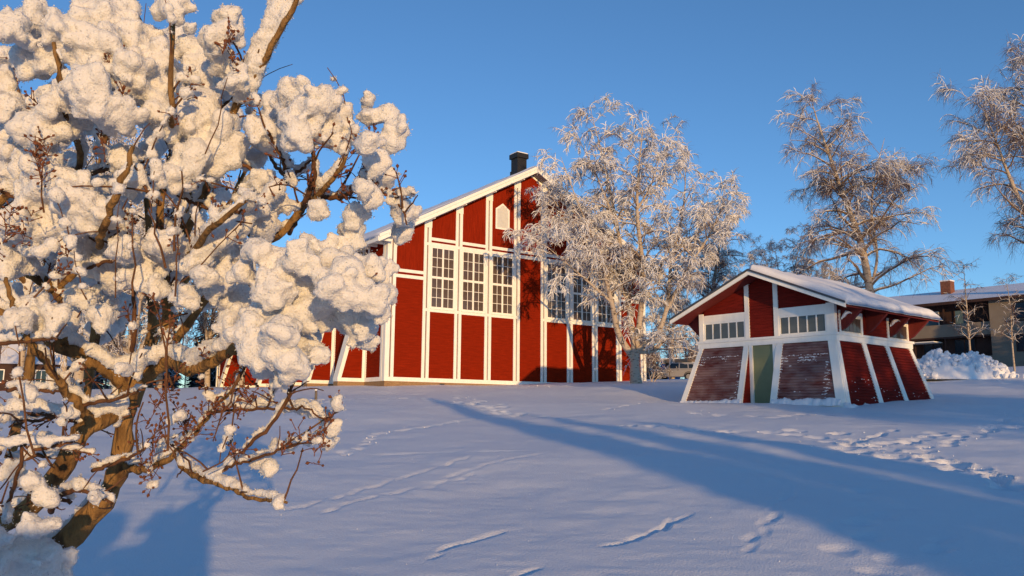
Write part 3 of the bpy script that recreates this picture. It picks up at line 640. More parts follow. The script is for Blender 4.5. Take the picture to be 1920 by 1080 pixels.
# smaller background tree, used for the young and far trees
stems = [([(0, 0, 0), (.1, 0, 2.2), (0, .1, 4.4), (-.2, 0, 7.6)], [.17, .13, .09, .012]),
         ([(.1, 0, 2.0), (1.0, .3, 4.0), (1.8, .4, 6.4)], [.10, .07, .012]), ([(.1, 0, 2.3), (-1.0, -.3, 4.4), (-1.7, -.3, 6.6)], [.09, .06, .012])]
small_a = tree_mesh(np.random.default_rng(21), stems, [16, 11, 11], 7, 15, lambda h: 2.0*(1.05-.6*h), .9, .5, up1=.6, droop=.5, r3=.008, frost=.55, fr=.017)
stems = [([(0, 0, 0), (.02, 0, 2), (-.05, .0, 4.5), (.05, 0, 7.2)], [.075, .06, .04, .008])]
slim = tree_mesh(np.random.default_rng(31), stems, [26], 5, 6, lambda h: 1.5*(1.1-.7*h), .7, .4, up1=.5, droop=.45, r3=.007, frost=.35, fr=.014, t1=(.25, 1))
t0 = plant_tree('frosted_tree', small_a, base(585, 700, 68), 2., 'frost-covered bushy tree standing beyond the snow-laden bush', group='frosted trees beyond the bush', sc=1.45)
def place(o, name, px, Y, sc, rz, label, group=None, dz=0):
    c = copy_tree(o); c.name = name; c.location = Vector(base(px, 700, Y))+Vector((0, 0, dz)); c.scale = (sc,)*3; c.rotation_euler = (0, 0, rz)
    c['label'] = label
    if group: c['group'] = group
    elif 'group' in c: del c['group']
    return c
s0 = plant_tree('slim_tree', slim, base(1822, 700, 52), 1., 'slim young tree before the dark windows of the beige building', sc=.98)
place(s0, 'slim_tree', 1903, 50, .82, 2.4, 'slim young tree against the pale end wall of the beige building')
tallB = bpy.data.objects['tall_birch']
place(tallB, 'background_birch', 1335, 66, .78, 2.2, 'dark-twigged birch behind the large frosted birch, left of the hut roof')
place(tallB, 'background_birch', 1262, 82, .62, 4.0, 'thin birch standing behind the parked silver car')
place(birchA, 'frosted_tree', 1472, 58, .66, 2.9, 'small bushy tree with pink-lit frosted crown showing over the hut roof ridge')
G1 = 'frosted trees beyond the bush'
for px, Y, sc, rz in ((520, 60, 1.32, .5), (455, 56, 1.2, 3.3), (390, 64, 1.35, 4.4), (300, 58, 1.3, 5.2), (215, 62, 1.7, 1.2), (120, 55, 1.35, 2.8), (35, 60, 1.5, .2), (-60, 58, 1.5, 1.9)):
    place(t0, 'frosted_tree', px, Y, sc, rz, 'frost-covered bushy tree standing beyond the snow-laden bush', G1)
for px, Y, sc, rz in ((245, 48, 1.0, 3.0), (150, 50, 1.06, .4)):
    place(birchA, 'frosted_birch', px, Y, sc*1.05, rz, 'tall frosted birch showing its tips above the snow-laden bush', 'tall birches beyond the bush')
# shrubby thicket behind the car (one mass) and far wood closing the view
def wood(name, spots, seed, rgm, label, frost=.35):
    rg = np.random.default_rng(seed); parts, fr, tk = [], [], []
    for x, y, h in spots:
        z = float(ground_z(x, y)); n = 26; az = rg.uniform(0, 6.28, n); s = rg.uniform(.05, .95, n)
        tk.append(tubes(np.array([[(x, y, z-.2), (x+.1*rg.normal(), y, z+h*.5), (x+.3*rg.normal(), y, z+h)]]), np.array([[.12, .07, .01]]), 4))
        B = np.stack([x+0*s, y+0*s, z+h*s], 1); L = h*.30*(1.15-s); d = np.stack([np.cos(az), np.sin(az), .7+0*az], 1); d = nrm(d); e1 = B+d*L[:, None]*.55; e2 = e1+nrm(d+np.array([0, 0, -.5]))*L[:, None]*.6
        P = np.stack([B, e1, e2], 1); parts.append(tubes(P, np.broadcast_to(np.array([.035, .025, .01]), (n, 3)), 3))
        m = n*14; j = rg.integers(0, n, m); u = rg.random((m, 1)); c = np.where(u < .5, P[j, 0]*(1-2*u)+P[j, 1]*2*u, P[j, 1]*(2-2*u)+P[j, 2]*(2*u-1))
        dd = nrm(rg.normal(0, 1, (m, 3))+np.array([0, 0, .2])); l = rg.uniform(.3, 1.0, (m, 1)); q = np.stack([c, c+dd*l*.5, c+dd*l+np.array([0, 0, -.25])*l], 1)
        parts.append(tubes(q, np.broadcast_to(np.array([.016, .014, .008]), (m, 3)), 3)); k = rg.random(m) < frost
        fr.append(tubes(q[k]+np.array([0, 0, .02]), np.broadcast_to(np.array([.022, .03, .018]), (k.sum(), 3)), 3))
    o = npmesh(name, *merge(parts+tk), None, M['birch_twig']); tag(o, label, kind='stuff')
    f = npmesh('rime', *merge(fr), None, M['frost'], o); f['kind'] = 'stuff'
    return o
rg = np.random.default_rng(77)
sp = [(*at(rg.uniform(1195, 1330), 700, Y)[:2], rg.uniform(3.2, 6.5)) for Y in rg.uniform(98, 125, 34)]
wood('thicket', sp, 3, rg, 'brownish frosted thicket behind the parked cars', .25)
sp = [(*at(rg.uniform(-350, 700), 700, Y)[:2], rg.uniform(6, 11)) for Y in rg.uniform(95, 140, 70)] + [(*at(rg.uniform(1300, 2300), 700, Y)[:2], rg.uniform(5, 8)) for Y in rg.uniform(110, 150, 30)]
wood('distant_wood', sp, 4, rg, 'far frosted wood closing the view beyond the hall', .5)
# spruces behind the viewpoint whose shade falls across the snow
def spruce(name, loc, h, r, seed, label, group):
    rg = np.random.default_rng(seed); o = empty(name, loc); tr = tubes(np.array([[(0, 0, -.3), (0, 0, h*.5), (0, 0, h)]]), np.array([[.16, .1, .01]]), 6)
    npmesh('trunk', *tr, None, M['birch_limb'], o); n = int(h*75); s = rg.random(n)**.8; z = .5+(h-.6)*s; L = r*(1-s)**.75*rg.uniform(.75, 1.1, n)+.12; az = rg.uniform(0, 6.28, n)
    d = np.stack([np.cos(az), np.sin(az), -.35+0*az], 1); w = np.stack([-np.sin(az), np.cos(az), 0*az], 1); b = np.stack([0*z, 0*z, z], 1)
    V = np.stack([b, b+d*L[:, None]*.6+w*(.10+.13*L)[:, None], b+d*L[:, None]+np.array([0, 0, .06]), b+d*L[:, None]*.6-w*(.10+.13*L)[:, None]], 1)
    V2 = V.copy(); V2[:, 1:, 2] -= .22*L[:, None]; VV = np.concatenate([V, V2]).reshape(-1, 3)
    npmesh('crown', VV, np.arange(len(VV)).reshape(-1, 4), None, M['needle'], o)
    return tag(o, label, 'spruce', group)
GS = 'spruces shading the snow field'
for i, (u, y, h, r) in enumerate(((6.1, -22, 9.4, 1.8), (5.75, -12, 4.6, 1.45), (7.6, -23, 8.2, 2.1), (9.0, -20, 7.2, 1.9), (7.4, -11, 4.4, 1.7), (8.9, -10, 3.6, 1.5))):
    x = u-.3*y; spruce('spruce', (x, y, float(ground_z(x, y))), h, r, 50+i, 'dark spruce whose shade falls across the open snow field', GS)
for i, (x, y, h, r) in enumerate(((.12, -2.4, 2.1, .55), (-.28, -2.0, 1.95, .6), (-.75, -2.3, 1.9, .7), (-1.2, -2.0, 1.7, .6), (-.3, -3.6, 2.2, .9), (-1.6, -2.6, 1.75, .7))):  # added unseen behind the viewpoint, standing in for the viewer's own shadow
    spruce('added_young_spruce', (x, y, float(ground_z(x, y))), h, r, 80+i, 'added unseen young spruce whose shade falls below the snow-laden bush', 'added young spruces')
for u, y, sc, rz in ((20.5, -14, .62, 1.), (24.5, -10, .6, 3.), (17.2, -24, .70, 2.2), (22.5, -24, .74, .4)):
    c = copy_tree(tallB); c.location = (u-.3*y, y, float(ground_z(u-.3*y, y))); c.scale = (sc,)*3; c.rotation_euler = (0, 0, rz); c.name = 'shading_birch'
    c['label'] = 'birch casting dappled shade over the hut and the snow beside it'; c['group'] = 'birches shading the hut'
for i, (x, y, h, r) in enumerate(((49, 47, 11, 2.6), (45, 52, 8, 2.2), (56, 44, 12, 3.0), (62, 42, 11, 3.0))):
    spruce('tall_spruce', (x, y, float(ground_z(x, y))), h, r, 90+i, 'tall spruce whose shade falls over the beige building', 'spruces shading the beige building')
c = copy_tree(tallB); c.location = (34, 8, float(ground_z(34, 8))); c.scale = (.8,)*3; c.rotation_euler = (0, 0, 5.); c.name = 'shading_birch'  # extra birch added out of view to dim the snow heap
c['label'] = 'added unseen birch casting dappled shade over the heap of ploughed snow'
# dark spruce wood far off to the left, one mass
def spruce_wood(name, spots, seed, label):
    rg = np.random.default_rng(seed); VV = []
    for x, y, h in spots:
        z0 = float(ground_z(x, y)); n = int(h*26); s = rg.random(n)**.8; z = .4+(h-.4)*s; L = h*.19*(1-s)**.8*rg.uniform(.7, 1.1, n)+.15; az = rg.uniform(0, 6.28, n)
        d = np.stack([np.cos(az), np.sin(az), -.4+0*az], 1); w = np.stack([-np.sin(az), np.cos(az), 0*az], 1); b = np.stack([x+0*z, y+0*z, z0+z], 1)
        VV.append(np.stack([b, b+d*L[:, None]*.6+w*(.12+.2*L)[:, None], b+d*L[:, None], b+d*L[:, None]*.6-w*(.12+.2*L)[:, None]], 1).reshape(-1, 3))
    V = np.concatenate(VV); o = npmesh(name, V, np.arange(len(V)).reshape(-1, 4), None, M['needle_frost']); tag(o, label, kind='stuff')
M['needle_frost'] = material('frosted_needles', (.04, .06, .055), .85, vscale=1.4, col2=(.42, .43, .45), fac=(.5, .68))
rg = np.random.default_rng(12)
spruce_wood('spruce_wood', [(*at(rg.uniform(-420, 640), 700, Y)[:2], rg.uniform(7, 13)) for Y in rg.uniform(100, 135, 80)]+[(*at(rg.uniform(1190, 1330), 700, Y)[:2], rg.uniform(4, 7)) for Y in rg.uniform(128, 140, 12)], 13, 'dark frosted spruce wood far beyond the bush')

# ------------------------------------------------------------------ buildings and things further off
BA = R(-39); e2 = np.array([math.sin(BA), math.cos(BA)]); FB = at(1867, 684, 70)
far = empty('beige_building', FB, math.atan2(-e2[1], -e2[0])); tag(far, 'two-storey beige building with dark window bands and snowy hip roof behind the snow heap', 'building')
box('wall', -18, -.02, .6, 11, -2, 5.55, M['brown_dark'], far); box('end_wing', 0, 15, -.5, 11, -2, 5.55, M['beige'], far)
box('base_wall', -18, -.02, .2, .6, -2, .85, M['beige'], far); box('balcony_parapet', -18, -.02, -.15, .05, 2.6, 3.7, M['beige'], far); box('balcony_floor', -18, -.02, -.14, .6, 2.45, 2.6, M['brown_dark'], far)
for i in range(6):
    x = -2.6-i*2.7
    w = boxes('window', [(x-.9, x-.82, .5, .62, .9, 2.4), (x+.82, x+.9, .5, .62, .9, 2.4), (x-.82, x+.82, .5, .62, .9, .98), (x-.82, x+.82, .5, .62, 2.32, 2.4), (x-.03, x+.03, .51, .61, .98, 2.32)], M['brown_dark'], far)
    for a, b in ((x-.82, x-.03), (x+.03, x+.82)): box('pane', a, b, .56, .59, .98, 2.32, M['glass_dark'], w)
    w = boxes('window', [(x-.7, x-.62, .5, .64, 3.6, 5.0), (x+.62, x+.7, .5, .64, 3.6, 5.0), (x-.62, x+.62, .5, .64, 3.6, 3.68), (x-.62, x+.62, .5, .64, 4.92, 5.0)], M['white'] if i % 2 else M['brown_dark'], far)
    box('pane', x-.62, x+.62, .55, .59, 3.68, 4.92, M['glass_blue'], w)
    box('balcony_post', x-1.4, x-1.28, -.1, .02, 3.7, 5.5, M['brown_dark'], far); box('lower_post', x-1.4, x-1.28, -.1, .02, -.2, 2.45, M['brown_dark'], far)
for x in (2.6, 6.0, 9.4):
    for z in (1.0, 3.7):
        w = boxes('window', [(x-.7, x-.62, -.56, -.46, z, z+1.4), (x+.62, x+.7, -.56, -.46, z, z+1.4), (x-.62, x+.62, -.56, -.46, z, z+.08), (x-.62, x+.62, -.56, -.46, z+1.32, z+1.4)], M['brown_dark'], far)
        box('pane', x-.62, x+.62, -.52, -.49, z+.08, z+1.32, M['glass_dark'], w)
box('panel', 1.2, 13, -.53, -.5, 3.5, 3.62, M['brown_dark'], far)
box('awning', -8.5, -4.4, -1.3, .4, 2.12, 2.2, M['white'], far)
hipv = lambda o, z0, z1: [(-18-o, -1.1, z0), (15+o, -1.1, z0), (15+o, 12, z0), (-18-o, 12, z0), (-12.5, 5.4, z1), (9.5, 5.4, z1)]
HF = [(0, 1, 5, 4), (1, 2, 5), (2, 3, 4, 5), (3, 0, 4), (3, 2, 1, 0)]
mesh('roof', hipv(.6, 5.46, 7.2), HF, M['brown_dark'], far); rs = mesh('roof_snow', hipv(.7, 5.6, 7.5), HF, M['snow'], far)
box('eave', -18.6, 15.6, -1.12, -1.04, 5.35, 5.6, M['brown_dark'], far)
chm = box('chimney', -5.5, -4.6, 3.3, 4.2, 6.2, 8.1, M['chimney_brick'], far); box('chimney_snow', -5.52, -4.58, 3.28, 4.22, 8.103, 8.22, M['snow'], chm)
# small dark house far left
hz = base(18, 700, 74); hs = empty('dark_house', hz, R(12)); tag(hs, 'small dark house with white window frames beyond the bush', 'house')
box('wall', -4, 4, 0, 6, -1, 2.6, M['brown_dark'], hs)
mesh('roof', [(-4.4, -.5, 2.5), (4.4, -.5, 2.5), (4.4, 6.5, 2.5), (-4.4, 6.5, 2.5), (-4.4, 3, 4.6), (4.4, 3, 4.6)], [(0, 1, 5, 4), (2, 3, 4, 5), (1, 2, 5), (3, 0, 4), (3, 2, 1, 0)], M['snow'], hs)
for x in (-2.6, -.9, .9, 2.6):
    w = boxes('window', [(x-.5, x-.42, -.06, .02, .8, 2.0), (x+.42, x+.5, -.06, .02, .8, 2.0), (x-.42, x+.42, -.06, .02, .8, .88), (x-.42, x+.42, -.06, .02, 1.92, 2.0), (x-.03, x+.03, -.05, .01, .88, 1.92)], M['white'], hs)
    for s in (-1, 1): box('pane', x+min(.03*s, .42*s), x+max(.03*s, .42*s), -.03, .0, .88, 1.92, M['glass_dark'], w)

# ------------------------------------------------------------------ parked car and its neighbours
cz = base(1268, 715, 82); car = empty('parked_car', cz, R(-24)); tag(car, 'silver off-road car parked beyond the hall, facing the birch', 'car')
def loft(name, secs, mat, par, smooth=True):
    k = len(secs[0]); v = [p for s in secs for p in s]; f = [tuple(range(k-1, -1, -1)), tuple(range((len(secs)-1)*k, len(secs)*k))]
    for i in range(len(secs)-1): f += [(i*k+j, i*k+(j+1) % k, (i+1)*k+(j+1) % k, (i+1)*k+j) for j in range(k)]
    return mesh(name, v, f, mat, par, False)
def sec(x, hw, z0, z1, r=.12): return [(x, -hw+.05, z0), (x, hw-.05, z0), (x, hw, z0+.15), (x, hw, z1-r), (x, hw-r, z1), (x, -hw+r, z1), (x, -hw, z1-r), (x, -hw, z0+.15)]
bd = loft('body', [sec(-2.3, .70, .50, .92), sec(-2.2, .84, .42, 1.02), sec(-1.6, .90, .40, 1.08), sec(-.9, .91, .38, 1.14), sec(.6, .91, .38, 1.16), sec(1.8, .90, .40, 1.14), sec(2.25, .84, .48, 1.08)], M['car'], car)
def gs(x, hw, z1): return [(x[0], -.84, 1.14), (x[0], .84, 1.14), (x[1], hw, z1), (x[1], -hw, z1)]
cab = mesh('cabin', [(-1.0, -.85, 1.12), (2.15, -.85, 1.12), (2.15, .85, 1.12), (-1.0, .85, 1.12), (-.35, -.68, 1.72), (1.85, -.68, 1.74), (1.85, .68, 1.74), (-.35, .68, 1.72)], BOXF, M['car'], car)
for s in (-1, 1):
    for a, b, c, d in ((-.70, .45, -.28, .45), (.55, 1.35, .55, 1.28), (1.45, 1.98, 1.38, 1.76)):
        q = [(a, s*.845, 1.17), (b, s*.845, 1.17), (d, s*.70, 1.66), (c, s*.70, 1.66)]
        slab('side_window', q if s < 0 else q[::-1], .02, M['glass_dark'], cab)
    box('roof_rail', -.1, 1.7, s*.62-.025, s*.62+.025, 1.76, 1.80, M['black'], cab)
    box('mirror', -.62, -.46, s*.98-.10, s*.98+.10, 1.14, 1.28, M['car'], bd)
    box('headlight', -2.31, -2.14, s*.62-.16, s*.62+.16, .80, .95, M['lamp_glass'], bd)
    box('handle', .30, .46, s*.92-.02, s*.92+.02, .98, 1.02, M['black'], bd)
slab('windscreen', [(-.98, .74, 1.19), (-.98, -.74, 1.19), (-.41, -.62, 1.68), (-.41, .62, 1.68)], .03, M['glass_dark'], cab)
box('grille', -2.335, -2.25, -.42, .42, .74, .93, M['black'], bd); box('bumper', -2.40, -2.18, -.80, .80, .46, .68, M['black'], bd); box('snow_cover', -.3, 1.8, -.6, .6, 1.742, 1.80, M['snow'], cab)
for x in (-1.42, 1.42):
    for s in (-1, 1):
        for nm, r, a, b, mt in (('wheel', .37, .66, .94, 'tyre'), ('rim', .23, .90, .955, 'rim')):
            n = 20; v = [(x+r*math.cos(t), s*y, .37+r*math.sin(t)) for y in (a, b) for t in np.arange(n)*2*math.pi/n]; f = [tuple(range(n)), tuple(range(2*n-1, n-1, -1))]+[(i, i+n, (i+1) % n+n, (i+1) % n) for i in range(n)]
            o = mesh(nm, v, f, M[mt], car if nm == 'wheel' else wh); wh = o if nm == 'wheel' else wh
        n = 20; v = [(x+r*math.cos(t), s*y, .39+r*math.sin(t)) for y, r in ((.86, .46), (.925, .46), (.925, .40), (.86, .40)) for t in np.linspace(0, math.pi, n)]
        f = [(k*n+i, k*n+i+1, ((k+1) % 4)*n+i+1, ((k+1) % 4)*n+i) for k in range(4) for i in range(n-1)]; mesh('wheel_arch', v, f, M['black'], bd)
tz = base(1290, 715, 90); tr_ = empty('covered_trailer', tz, R(-10)); tag(tr_, 'dark trailer under a tan cover standing behind the silver car', 'trailer')
box('bed', -2.4, 2.4, -1, 1, .6, 1.75, M['black'], tr_)
n = 12; v = [(x, y*1.12, 1.75+.75*math.cos(y*1.25)-.15) for x in (-2.6, 2.6) for y in np.linspace(-1, 1, n)]; f = [(i, i+1, i+1+n, i+n) for i in range(n-1)]+[tuple(range(n-1, -1, -1)), tuple(range(n, 2*n))]
mesh('cover', v, f, M['tan'], tr_)
for s in (-1, 1):
    v = [(.3*math.cos(t), s*y, .33+.33*math.sin(t)) for y in (.8, 1.04) for t in np.arange(16)*math.pi/8]; mesh('wheel', v, [tuple(range(16)), tuple(range(31, 15, -1))]+[(i, i+16, (i+1) % 16+16, (i+1) % 16) for i in range(16)], M['tyre'], tr_)
box('drawbar', -3.6, -2.4, -.06, .06, .55, .68, M['black'], tr_)
bz = base(1255, 715, 94); bh = empty('blue_cabin', bz, R(-20)); tag(bh, 'small blue cabin with snow on its roof behind the silver car', 'cabin')
box('wall', -.95, .95, 0, 1.8, -.3, 2.3, M['blue_paint'], bh); box('door', -.4, .4, -.03, 0.0, 0, 1.95, M['blue_paint'], bh); box('roof_snow', -1.02, 1.02, -.07, 1.87, 2.304, 2.52, M['snow'], bh)
for x in (-.92, -.62, .62, .92): box('rib', x-.03, x+.03, -.04, -.001, 0, 2.28, M['blue_paint'], bh)
# thin post, stake with straw, small bare shrub by the hall corner
def pole(name, px, py, Y, h, r, mat, label, cat, cap=True):
    b = np.array(base(px, py, Y)); o = empty(name, b); v, q = tubes(np.array([[(0, 0, -.3), (.004, 0, h*.5), (0, 0, h)]]), np.array([[r, r*.97, r*.9]]), 10)
    npmesh('shaft', v, np.concatenate([q, np.array([[0, 1, 2, 3], [0, 3, 4, 5], [0, 5, 6, 7], [0, 7, 8, 9]])+20]), None, mat, o, True)
    if cap: box('snow_cap', -r*.8, r*.8, -r*.8, r*.8, h-.002, h+r*1.1, M['snow'], o)
    return tag(o, label, cat)
pole('thin_post', 1256, 722, 62, 2.35, .035, M['post_grey'], 'thin grey post standing in the snow between the birch and the hut', 'post')
stk = pole('wooden_stake', 592, 751, 30, .40, .05, M['post_grey'], 'short wooden stake sticking out of the snow before the hall', 'stake')
rg = np.random.default_rng(3); n = 40; az = rg.uniform(0, 6.28, n); L = rg.uniform(.12, .3, n); b = np.stack([rg.normal(0, .06, n), rg.normal(0, .06, n), 0*az], 1); d = np.stack([np.cos(az), np.sin(az), .5+0*az], 1)
npmesh('straw', *tubes(np.stack([b, b+d*L[:, None]*.5, b+d*L[:, None]-np.array([0, 0, .06])], 1), np.full((n, 3), .006), 3), None, M['frost'], stk)['kind'] = 'stuff'
shr = tree_mesh(np.random.default_rng(9), [([(0, 0, 0), (.25, 0, .8), (.7, 0, 1.5)], [.03, .025, .006]), ([(0, 0, 0), (-.2, .1, .9), (-.3, .1, 1.7)], [.03, .02, .006]), ([(0.1, 0, 0), (.6, .1, .5), (1.2, .1, .7)], [.03, .02, .006])], [8, 7, 7], 3, 5, lambda h: .7, .4, .25, frost=.5, fr=.012, droop=.4, r3=.006, t1=(.1, 1))
plant_tree('bare_shrub', shr, base(1222, 720, 52), 0, 'low bare shrub at the far corner of the red hall', 'shrub')
# heap of ploughed snow beside the hut
hp = at(1795, 712, 44); hx, hy = hp[0], hp[1]; heap = empty('snow_heap', (hx, hy, float(ground_z(hx, hy)))); tag(heap, 'heap of ploughed lumpy snow between the hut and the beige building', 'snow heap')
nx_, ny_ = 110, 60; U, Vv = np.meshgrid(np.linspace(-1, 1, nx_), np.linspace(-1, 1, ny_)); X, Y = U*2.9, Vv*1.6
Hh = 1.5*np.clip(1-(np.abs(U)**2.2+Vv**2), 0, 1)**.7*(.72+.38*vnoise(X*.9+3, Y*.9)); bl = np.abs(vnoise(X*2.6, Y*2.6))*.34+np.abs(vnoise(X*5.5+4, Y*5.5))*.16; Z = Hh+bl*np.clip(Hh*2, 0, 1)-.12
I = np.arange(nx_*ny_).reshape(ny_, nx_); npmesh('mound', np.stack([X, Y, Z], -1).reshape(-1, 3), np.stack([I[:-1, :-1], I[:-1, 1:], I[1:, 1:], I[1:, :-1]], -1).reshape(-1, 4), None, M['snow'], heap, True)
ico = bmesh.new(); bmesh.ops.create_icosphere(ico, subdivisions=2, radius=1); iv0 = np.array([v.co for v in ico.verts]); it0 = [tuple(v.index for v in f.verts) for f in ico.faces]; ico.free()
cms = []
for s in range(6):
    vv = iv0*(1+.28*vnoise(iv0[:, 0]*1.6+s*7, iv0[:, 1]*1.6, iv0[:, 2]*1.6))[:, None]*np.array([1, .85, .75]); me = bpy.data.meshes.new('snow_clod'); me.from_pydata([tuple(p) for p in vv], [], it0); me.materials.append(M['snow']); cms.append(me)
for i in range(150):
    u, w_ = rg.uniform(-.97, .97), rg.uniform(-1, .25); zz = float(1.5*max(0, 1-(abs(u)**2.2+w_**2))**.7*(.72+.38*vnoise(np.array([u*2.9*.9+3]), np.array([w_*1.6*.9]))[0]))
    o = bpy.data.objects.new('snow_clod', cms[i % 6]); COL.objects.link(o); o.parent = heap; r = rg.uniform(.06, .17)*(1.4 if i < 18 else 1); o.location = (u*2.9, w_*1.6, zz+.08); o.scale = (r,)*3; o.rotation_euler = tuple(rg.uniform(0, 6, 3))
# crumbs of snow kicked up beside the tracks and fallen from the branches
cr = []; rgc = np.random.default_rng(19)
for px_, py_, dx, dy, ln, wd, dp in prints:
    if dp < .045: continue
    for _ in range(int(rgc.integers(0, 3))): cr.append((px_+rgc.normal()*.28, py_+rgc.normal()*.28, rgc.uniform(.006, .022)))
for _ in range(90): cr.append((rgc.uniform(-3.4, 2.5), rgc.uniform(4.5, 13), rgc.uniform(.003, .007)))
for _ in range(120): cr.append((A_loc[0]+rgc.normal()*3.5, A_loc[1]+rgc.normal()*3, rgc.uniform(.01, .035)))
cr = np.array(cr); t8 = np.array([(1, 0, 0), (-1, 0, 0), (0, 1, 0), (0, -1, 0), (0, 0, 1), (0, 0, -1.)]); tf = np.array([(0, 2, 4), (2, 1, 4), (1, 3, 4), (3, 0, 4), (2, 0, 5), (1, 2, 5), (3, 1, 5), (0, 3, 5)])
V = np.stack([cr[:, 0], cr[:, 1], ground_z(cr[:, 0], cr[:, 1])+cr[:, 2]*.3], 1)[:, None]+t8[None]*cr[:, 2][:, None, None]*rgc.uniform(.6, 1.3, (len(cr), 6, 1))
npmesh('snow_crumbs', V.reshape(-1, 3), None, (tf[None]+(np.arange(len(cr))*6)[:, None, None]).reshape(-1, 3), M['snow'])
tag(bpy.data.objects['snow_crumbs'], 'small crumbs of snow scattered beside the tracks', kind='stuff')

# ------------------------------------------------------------------ the snow-laden lilac bush in the foreground
rg = np.random.default_rng(42)
BX = -1.75; BY = 2.5
bush = empty('snowy_bush', (BX, BY, float(ground_z(BX, BY))))
tag(bush, 'big leafless bush bowed under thick fluffy snow, with brown stems and dry seed heads', 'bush')
BO = np.array(bush.location)
def bp(x, y, d): return at(x, y, d)-BO
S = 1/F_PX
